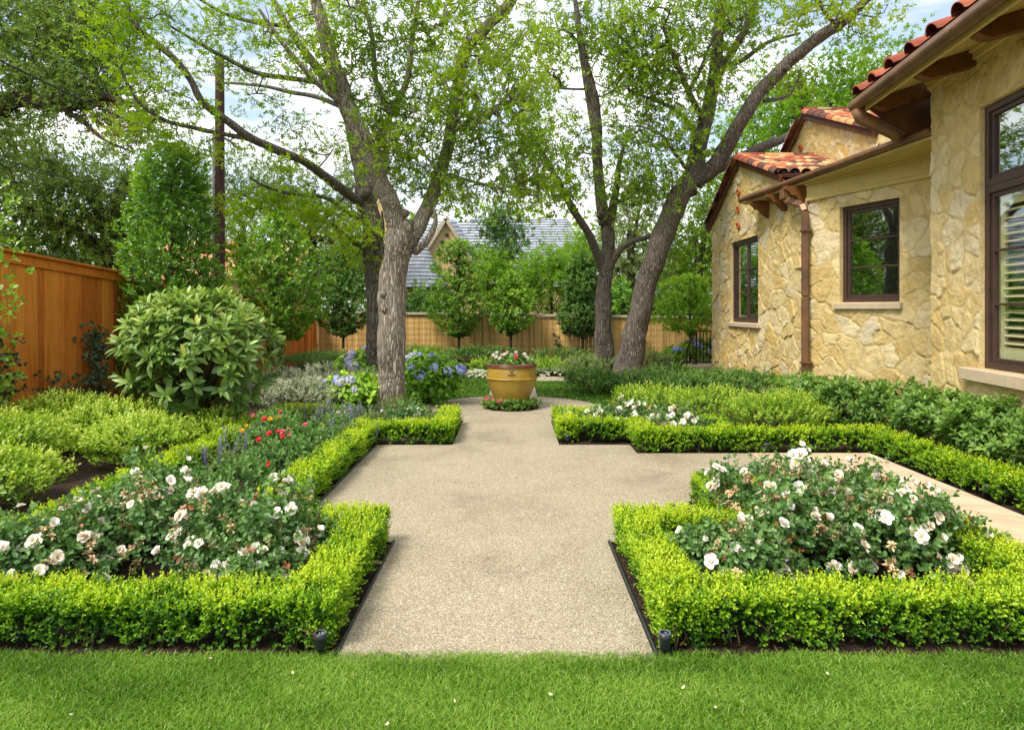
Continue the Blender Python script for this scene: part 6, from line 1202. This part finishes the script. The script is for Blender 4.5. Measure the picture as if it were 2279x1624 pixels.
# second trunk behind with the long reaching limb and feathery leaves
T2Y = 14.6
tree('honey_locust', 'tree behind the pale oak whose long limbs with feathery lime leaves reach left', [
    ([a_(848, 870, T2Y), a_(846, 790, T2Y), a_(838, 690, T2Y), a_(832, 600, T2Y), a_(828, 520, T2Y), a_(818, 460, T2Y), a_(808, 410, T2Y)], [.30, .27, .25, .235, .23, .22, .19]),
    ([a_(812, 450, T2Y), a_(790, 445, T2Y - .3), a_(755, 420, T2Y - .8), a_(720, 390, T2Y - 1.2), a_(680, 362, T2Y - 1.6), a_(620, 335, T2Y - 2), a_(560, 312, T2Y - 2.3), a_(505, 270, T2Y - 2.6), a_(450, 225, T2Y - 2.9), a_(425, 180, T2Y - 3.0), a_(395, 140, T2Y - 3.1), a_(345, 95, T2Y - 3.2), a_(305, 60, T2Y - 3.3), a_(285, 10, T2Y - 3.3), a_(300, -40, T2Y - 3.3)], [.09, .10, .095, .088, .082, .078, .074, .068, .062, .056, .052, .048, .042, .035, .028]),
    ([a_(560, 312, T2Y - 2.3), a_(500, 300, T2Y - 2.6), a_(430, 285, T2Y - 3), a_(370, 270, T2Y - 3.2), a_(315, 235, T2Y - 3.4), a_(285, 190, T2Y - 3.5), a_(268, 140, T2Y - 3.6), a_(275, 110, T2Y - 3.6)], [.045, .042, .04, .036, .032, .028, .022, .015]),
    ([a_(806, 415, T2Y), a_(795, 350, T2Y), a_(775, 260, T2Y), a_(735, 190, T2Y - .1), a_(690, 130, T2Y - .3), a_(640, 60, T2Y - .5), a_(600, -20, T2Y - .6)], [.16, .14, .12, .10, .085, .07, .05]),
    ([a_(735, 190, T2Y - .1), a_(680, 178, T2Y - .6), a_(620, 170, T2Y - 1), a_(560, 160, T2Y - 1.4), a_(500, 130, T2Y - 1.8), a_(440, 95, T2Y - 2.1), a_(380, 60, T2Y - 2.4)], [.06, .055, .05, .045, .04, .03, .02]),
    ([a_(765, 240, T2Y), a_(700, 215, T2Y + .3), a_(640, 205, T2Y + .5), a_(570, 190, T2Y + .7), a_(490, 185, T2Y + .8)], [.055, .05, .045, .035, .02]),
    ([a_(640, 60, T2Y - .5), a_(570, 50, T2Y - .9), a_(500, 30, T2Y - 1.2), a_(430, -10, T2Y - 1.5)], [.05, .045, .035, .025]),
    ([a_(810, 500, T2Y), a_(770, 470, T2Y - .5), a_(720, 440, T2Y - 1.0), a_(640, 430, T2Y - 1.6), a_(590, 415, T2Y - 2.0), a_(555, 395, T2Y - 2.2)], [.055, .05, .04, .035, .025, .015]),
    ([a_(826, 560, T2Y), a_(780, 535, T2Y - .3), a_(740, 500, T2Y - .6), a_(690, 490, T2Y - .8)], [.07, .06, .04, .02]),
    ([a_(822, 470, T2Y), a_(846, 400, T2Y + .2), a_(860, 330, T2Y + .3), a_(868, 240, T2Y + .4)], [.12, .10, .08, .05]),
    ([a_(834, 560, T2Y - .2), a_(852, 520, T2Y - .4), a_(850, 470, T2Y - .6)], [.05, .04, .02])],
    [(390, 210, 11.5, 110, 70, 34, .8, .05), (300, 130, 11.2, 70, 75, 30, .7, .1), (340, 290, 11.4, 90, 35, 18, .6, .1), (470, 330, 12.2, 80, 35, 15, .5, .05), (620, 370, 12.6, 60, 30, 12, .5), (640, 440, 12.9, 90, 35, 24, .6, .1), (560, 450, 12.6, 60, 40, 18, .5, .1), (760, 500, 13.9, 90, 40, 34, .6, .15), (800, 560, 14.3, 50, 50, 20, .5, .15), (700, 470, 13.6, 70, 25, 15, .5, .1), (470, 120, 12.6, 90, 60, 22, .7), (560, 190, 13.4, 90, 40, 16, .7), (500, 40, 12.8, 90, 50, 20, .7), (620, 120, 13.8, 70, 50, 14, .7), (250, 40, 11, 60, 60, 24, .6, .1), (650, 280, 13.5, 80, 40, 14, .7), (700, 40, 13.8, 80, 50, 18, .8), (700, 330, 13.9, 60, 40, 12, .6), (400, 40, 11.6, 80, 50, 18, .7)],
    'honey', 'bark', .058, .022, mult=1.1, per=6, K=11, sl=.20, seed=5, flat=.55, spr=.18, tint=.5, r0=.004, up=.05,
    knots=[(a_(828, 622, T2Y - .24), .05, (-.3, -1, 0)), (a_(800, 430, T2Y - .2), .10, (-.8, -.5, .2))])
# slim upright tree at the right
T3Y = 17.9
tree('oak_tree', 'slim upright oak with forked limbs standing just left of the leaning oak', [
    ([a_(1343, 848, T3Y), a_(1343, 800, T3Y), a_(1343, 740, T3Y), a_(1341, 670, T3Y), a_(1351, 595, T3Y), a_(1352, 530, T3Y), a_(1348, 490, T3Y)], [.30, .26, .225, .205, .185, .175, .165]),
    ([a_(1346, 500, T3Y), a_(1338, 440, T3Y), a_(1330, 370, T3Y), a_(1328, 290, T3Y), a_(1320, 210, T3Y - .1), a_(1300, 130, T3Y - .2), a_(1285, 50, T3Y - .3), a_(1275, -40, T3Y - .3)], [.17, .15, .135, .125, .11, .09, .07, .05]),
    ([a_(1330, 380, T3Y), a_(1322, 300, T3Y + .2), a_(1305, 200, T3Y + .4), a_(1290, 100, T3Y + .5), a_(1280, 30, T3Y + .6)], [.085, .085, .075, .06, .04]),
    ([a_(1352, 510, T3Y), a_(1362, 460, T3Y - .2), a_(1372, 410, T3Y - .4), a_(1378, 360, T3Y - .5), a_(1395, 310, T3Y - .7)], [.13, .11, .085, .06, .03]),
    ([a_(1344, 610, T3Y), a_(1330, 565, T3Y - .2), a_(1305, 515, T3Y - .5), a_(1275, 465, T3Y - .8), a_(1245, 415, T3Y - 1), a_(1220, 365, T3Y - 1.1), a_(1198, 325, T3Y - 1.2)], [.13, .12, .10, .095, .085, .065, .04]),
    ([a_(1358, 590, T3Y), a_(1378, 560, T3Y - .2), a_(1405, 540, T3Y - .3), a_(1440, 528, T3Y - .3), a_(1470, 520, T3Y - .3)], [.10, .085, .075, .06, .05]),
    ([a_(1366, 450, T3Y - .2), a_(1400, 440, T3Y - .6), a_(1430, 400, T3Y - 1), a_(1455, 385, T3Y - 1.2)], [.05, .045, .03, .015])],
    [(1225, 120, T3Y - .8, 60, 110, 50, 1.4), (1300, 60, T3Y, 90, 90, 60, 1.6), (1215, 290, T3Y - 1.2, 70, 80, 38, 1.2), (1250, 400, T3Y - 1, 75, 60, 30, 1.1), (1410, 330, T3Y - .8, 80, 70, 34, 1.2), (1300, 330, T3Y, 60, 90, 26, 1.3), (1400, 430, T3Y - .8, 80, 50, 32, 1.0), (1220, 425, T3Y - 1, 70, 40, 18, 1.0), (1380, 150, T3Y, 70, 90, 40, 1.4)],
    'oak', 'bark', .108, .039, mult=.9, per=6, K=8, sl=.22, seed=7, spr=.24, tint=.52, knots=[(a_(1336, 478, T3Y - .2), .07, (-.3, -1, 0)), (a_(1345, 690, T3Y - .25), .06, (-.2, -1, 0))])
T4Y = 17.2
tree('oak_tree', 'big leaning oak between the urn and the stone house, its trunk tilted to the right', [
    ([a_(1390, 850, T4Y), a_(1399, 812, T4Y), a_(1410, 770, T4Y), a_(1426, 684, T4Y), a_(1459, 570, T4Y), a_(1493, 478, T4Y), a_(1526, 418, T4Y), a_(1556, 370, T4Y)], [.46, .37, .315, .275, .275, .275, .265, .25]),
    ([a_(1530, 430, T4Y), a_(1548, 370, T4Y + .1), a_(1562, 300, T4Y + .2), a_(1580, 225, T4Y + .2), a_(1592, 140, T4Y + .1), a_(1598, 60, T4Y), a_(1610, -40, T4Y)], [.24, .24, .20, .17, .16, .14, .11]),
    ([a_(1545, 410, T4Y), a_(1590, 372, T4Y - .1), a_(1622, 320, T4Y - .3), a_(1655, 260, T4Y - .5), a_(1695, 205, T4Y - .6), a_(1745, 150, T4Y - .8), a_(1800, 102, T4Y - 1), a_(1855, 62, T4Y - 1.2), a_(1905, 25, T4Y - 1.3), a_(1960, -30, T4Y - 1.4)], [.22, .21, .185, .17, .165, .15, .14, .13, .10, .07]),
    ([a_(1572, 385, T4Y + .2), a_(1620, 365, T4Y + .8), a_(1680, 335, T4Y + 1.5), a_(1735, 312, T4Y + 2.2), a_(1790, 288, T4Y + 3), a_(1850, 270, T4Y + 3.6)], [.14, .13, .12, .115, .10, .08]),
    ([a_(1572, 290, T4Y + .2), a_(1545, 230, T4Y - .3), a_(1520, 180, T4Y - .6), a_(1495, 120, T4Y - .8), a_(1475, 60, T4Y - 1)], [.08, .07, .06, .05, .035]),
    ([a_(1532, 205, T4Y - .45), a_(1560, 150, T4Y - .8), a_(1580, 100, T4Y - 1), a_(1620, 40, T4Y - 1.2)], [.05, .045, .035, .02]),
    ([a_(1560, 330, T4Y), a_(1520, 260, T4Y + .2), a_(1460, 225, T4Y + .3), a_(1400, 205, T4Y + .4)], [.07, .06, .045, .03]),
    ([a_(1596, 150, T4Y), a_(1650, 135, T4Y + .4), a_(1710, 95, T4Y + .7), a_(1780, 75, T4Y + .9)], [.07, .065, .05, .03]),
    ([a_(1590, 180, T4Y + .2), a_(1625, 120, T4Y + .3), a_(1665, 50, T4Y + .3), a_(1690, -20, T4Y + .3)], [.10, .10, .09, .07]),
    ([a_(1700, 225, T4Y - .6), a_(1750, 215, T4Y), a_(1775, 180, T4Y + .3), a_(1782, 150, T4Y + .4)], [.05, .05, .035, .02]),
    ([a_(1860, 60, T4Y - 1.2), a_(1830, 20, T4Y - 1.3), a_(1815, -30, T4Y - 1.4)], [.05, .045, .03]),
    ([a_(1530, 380, T4Y - .2), a_(1500, 340, T4Y - .5), a_(1470, 300, T4Y - .8), a_(1420, 280, T4Y - 1)], [.05, .045, .035, .02])],
    [(1450, 60, T4Y - .8, 120, 90, 80, 1.6), (1570, 50, T4Y - .6, 110, 80, 70, 1.5), (1690, 40, T4Y, 110, 70, 55, 1.4), (1480, 170, T4Y - .6, 100, 70, 60, 1.3), (1420, 230, T4Y, 80, 70, 36, 1.2), (1600, 190, T4Y - .4, 90, 70, 38, 1.2), (1500, 300, T4Y - .6, 90, 55, 40, 1.1), (1820, 30, T4Y - 1.2, 90, 45, 34, 1.0, .1), (1910, 40, T4Y - 1.3, 60, 55, 22, .9, .15), (1760, 190, T4Y + .4, 60, 40, 18, .9), (1660, 420, T4Y + .6, 60, 40, 12, .9), (1460, 400, T4Y - .4, 70, 50, 24, 1.0), (1390, 110, T4Y, 60, 90, 30, 1.2)],
    'oak', 'bark', .108, .039, mult=.9, per=6, K=8, sl=.22, seed=9, spr=.24, tint=.56, knots=[(a_(1432, 773, T4Y - .05), .15, (1, -.35, .1)), (a_(1412, 812, T4Y - .30), .08, (-.1, -1, 0)), (a_(1560, 330, T4Y - .3), .07, (.3, -1, 0)), (a_(1752, 150, T4Y - 1), .05, (-.1, -1, 0))])
# ---- trees beyond the fences
GBk = 'trees beyond the garden fences'
def dead_twigs(t, base):
    m = MB(); n = 90; p = np.array([at(x, y, 15.1) for x, y in np.stack([rng.uniform(215, 330, n), rng.normal(268, 22, n)], 1)]) + rng.normal(0, .12, (n, 3)); p[:, 2] -= .002 * 0
    m.sprigs(p - base, rng.normal(0, .6, (n, 3)) + [.5, -.2, -.4], .2, 6, .06, .025, .5, 'hex'); m.build('dead_leaves', M['rust'], t)
tree('oak_tree', 'dense dark live oak beyond the cedar fence filling the upper left corner', [
    ([a_(-160, 760, 17), a_(-150, 640, 17), a_(-140, 500, 17), a_(-130, 380, 17)], [.55, .5, .45, .4]),
    ([a_(-130, 400, 17), a_(-60, 290, 16.5), a_(10, 232, 16), a_(80, 225, 15.7), a_(160, 232, 15.5), a_(230, 215, 15.3), a_(290, 230, 15.2)], [.28, .24, .20, .17, .14, .10, .05]),
    ([a_(-130, 400, 17), a_(-80, 200, 17), a_(0, 100, 17), a_(80, 40, 16.8), a_(180, -30, 16.6)], [.25, .2, .16, .12, .07]),
    ([a_(120, 228, 15.6), a_(180, 270, 15.3), a_(230, 310, 15.1), a_(300, 340, 15)], [.06, .05, .035, .02])],
    [(60, 60, 16.6, 150, 110, 150, 1.8), (190, 110, 15.8, 110, 100, 80, 1.4), (40, 190, 16, 110, 70, 70, 1.2), (170, 210, 15.5, 110, 55, 55, 1.0), (230, 20, 16, 90, 70, 45, 1.2), (300, 285, 15.2, 55, 45, 18, .7), (-60, 330, 16.5, 120, 120, 70, 1.4)],
    'oakd', 'bark_dark', .095, .04, mult=1.3, per=8, K=8, sl=.22, seed=21, spr=.26, tint=.52, group=GBk, extra=dead_twigs)
tree('oak_tree', 'broad dark oak crown hanging over the cedar fence behind the cables', [
    ([a_(230, 760, 21), a_(240, 640, 21), a_(250, 540, 21)], [.4, .36, .3]),
    ([a_(245, 580, 21), a_(180, 520, 20.5), a_(100, 480, 20), a_(20, 440, 19.6)], [.18, .15, .12, .07]), ([a_(250, 560, 21), a_(290, 510, 20.6), a_(330, 495, 20.3)], [.18, .14, .1]), ([a_(250, 545, 21), a_(200, 430, 21), a_(120, 370, 21)], [.2, .15, .1]), ([a_(252, 545, 21), a_(270, 430, 21), a_(290, 380, 21)], [.2, .15, .1])],
    [(60, 420, 20, 150, 110, 150, 1.8), (210, 400, 20.8, 130, 90, 110, 1.8), (330, 430, 21, 90, 90, 65, 1.6), (60, 540, 20, 140, 80, 110, 1.6), (230, 520, 20.8, 120, 80, 90, 1.6), (390, 480, 22, 70, 130, 60, 1.6), (10, 300, 19.5, 80, 60, 40, 1.4), (60, 620, 20.5, 160, 45, 80, 1.6), (240, 620, 21, 120, 50, 60, 1.6)],
    'oakd', 'bark_dark', .105, .045, per=8, K=8, sl=.26, seed=23, spr=.32, tint=.44, group=GBk)
def plain_tree(label, x, y0, Y, clumps, leafm, L, W, seed, tint=.5, per=8, name='broadleaf_tree', r=.25, barkm='bark_dark', group=GBk, spr=.34, sl=.28, kind='hex', K=8):
    c0 = clumps[0]; limbs = [([a_(x, y0, Y), a_(x + 4, (y0 + c0[1]) / 2 + 30, Y), a_(c0[0] * .5 + x * .5, c0[1] + 10, Y), a_(c0[0], c0[1] - c0[3] * .4, Y)], [r, r * .85, r * .6, r * .25])]
    for c in clumps[1:]: limbs.append(([a_(x + 2, c0[1] * .5 + y0 * .4, Y), a_((x + c[0]) / 2, (c[1] + c0[1] * .5 + y0 * .4) / 2, Y), a_(c[0], c[1], c[2])], [r * .5, r * .35, r * .12]))
    return tree(name, label, limbs, clumps, leafm, barkm, L, W, per=per, K=K, sl=sl, seed=seed, tint=tint, group=group, spr=spr, r0=.007, kind=kind)
plain_tree('grey green tree with sky showing through its crown between the pole and the pale oak', 690, 720, 28, [(700, 470, 28, 120, 100, 110, 2.0), (600, 440, 28, 90, 90, 55, 2.0), (780, 560, 28, 70, 90, 55, 1.8), (720, 600, 28, 90, 70, 60, 1.8), (520, 420, 28, 70, 90, 40, 1.8), (800, 400, 28, 60, 70, 28, 1.6)], 'grey', .13, .05, 31, .42)
plain_tree('yellowish green tree just right of the utility pole beyond the cedar fence', 540, 760, 25, [(540, 540, 25, 70, 110, 70, 1.4), (590, 630, 25, 70, 70, 45, 1.4)], 'honey', .12, .05, 33, .35)
plain_tree('grey green tree rising between the slim oak and the leaning oak', 1400, 760, 30, [(1400, 540, 30, 90, 110, 85, 2), (1470, 620, 30, 110, 100, 100, 2), (1430, 430, 30, 80, 80, 45, 2), (1340, 640, 30, 60, 90, 40, 1.8)], 'grey', .13, .05, 35, .55)
plain_tree('olive green tree beside the far corner of the stone house', 1555, 760, 28, [(1550, 560, 28, 70, 110, 90, 2), (1580, 460, 28, 60, 70, 40, 1.8), (1520, 650, 28, 90, 70, 70, 1.8), (1620, 560, 28, 60, 120, 60, 1.8)], 'oak', .13, .05, 37, .4)
plain_tree('bright green tree showing above the clay tile roofs of the stone house', 1780, 700, 30, [(1780, 230, 30, 150, 90, 130, 2.4), (1900, 180, 30, 130, 80, 85, 2.2), (2010, 150, 30, 90, 70, 50, 2.0), (1690, 330, 30, 130, 90, 95, 2.2), (1640, 440, 30, 80, 90, 60, 2.0), (1850, 260, 30, 140, 60, 80, 2)], 'bright', .15, .065, 39, .42, r=.4)
plain_tree('conical dark green tree standing before the slate roof beyond the rear fence', 1116, 720, 27, [(1118, 560, 27, 52, 95, 75, .9), (1120, 500, 27, 40, 45, 34, .7), (1110, 640, 27, 50, 60, 36, .9)], 'dark', .12, .05, 41, .45, r=.12)
GB2 = 'bright shrubs beyond the rear fence'
for k, (x, y, Y, rx, ry, n, lb) in enumerate(((1170, 640, 25.5, 42, 70, 60, 'bright yellow green bamboo clump beyond the rear fence, left one behind the urn'), (1225, 625, 25.8, 45, 80, 70, 'bright yellow green bamboo clump beyond the rear fence, right one behind the urn'), (1085, 630, 26, 40, 75, 50, 'bright green clump beyond the rear fence left of the conical tree'), (1285, 600, 27, 45, 90, 60, 'bright green clump beyond the rear fence before the slim oak'))):
    plain_tree(lb, x, 760, Y, [(x, y, Y, rx, ry, n, .9), (x + 8, y - ry * .5, Y, rx * .6, ry * .5, n // 3, .7)], 'bright', .15, .032, 51 + k, .5 - .06 * (k == 3), name='bamboo_clump', r=.06, group=GB2, spr=.24)
for k, (x, Y, rx, ry, n, mt, lb) in enumerate(((960, 25.6, 60, 34, 45, 'dark', 'low dark bush on the rear fence line left of the urn'), (1330, 25.5, 70, 40, 50, 'dark', 'low dark bush beyond the rear fence behind the slim trunk'), (1390, 25.2, 60, 30, 40, 'hydr', 'low bright bush beyond the rear fence between the twin trunks'), (1500, 25.5, 90, 40, 60, 'dark', 'low dark bush beyond the rear fence beside the stone house'))):
    plain_tree(lb, x, 760, Y, [(x, 680, Y, rx, ry, n, .8)], mt, .13, .055, 61 + k, .45, name='bush', r=.05, group='bushes along the rear fence line', spr=.28)
# far wood beyond the neighbours' gardens, one mass
m = MB(); n = 6500; x = rng.uniform(-90, 90, n); y = 62 + rng.uniform(-6, 10, n); top = 5.5 + 4 * vnoise(np.stack([x * .12, x * 0, x * 0], 1), 3) + 2.5 * vnoise(np.stack([x * .5, x * 0, x * 0], 1), 4); z = rng.uniform(0, 1, n) ** .8 * top
m.sprigs(np.stack([x, y, z], 1), rdirs(n) + [0, -.4, .4], 1.1, 6, .62, .34, .30 + .3 * (z / top - .5) + .4 * (vnoise(np.stack([x, y, z], 1) * .5, 9) - .5), 'quad'); o = m.build('far_wood', M['oak']); o['kind'] = 'stuff'; o['label'] = 'far off trees closing the view beyond the houses'
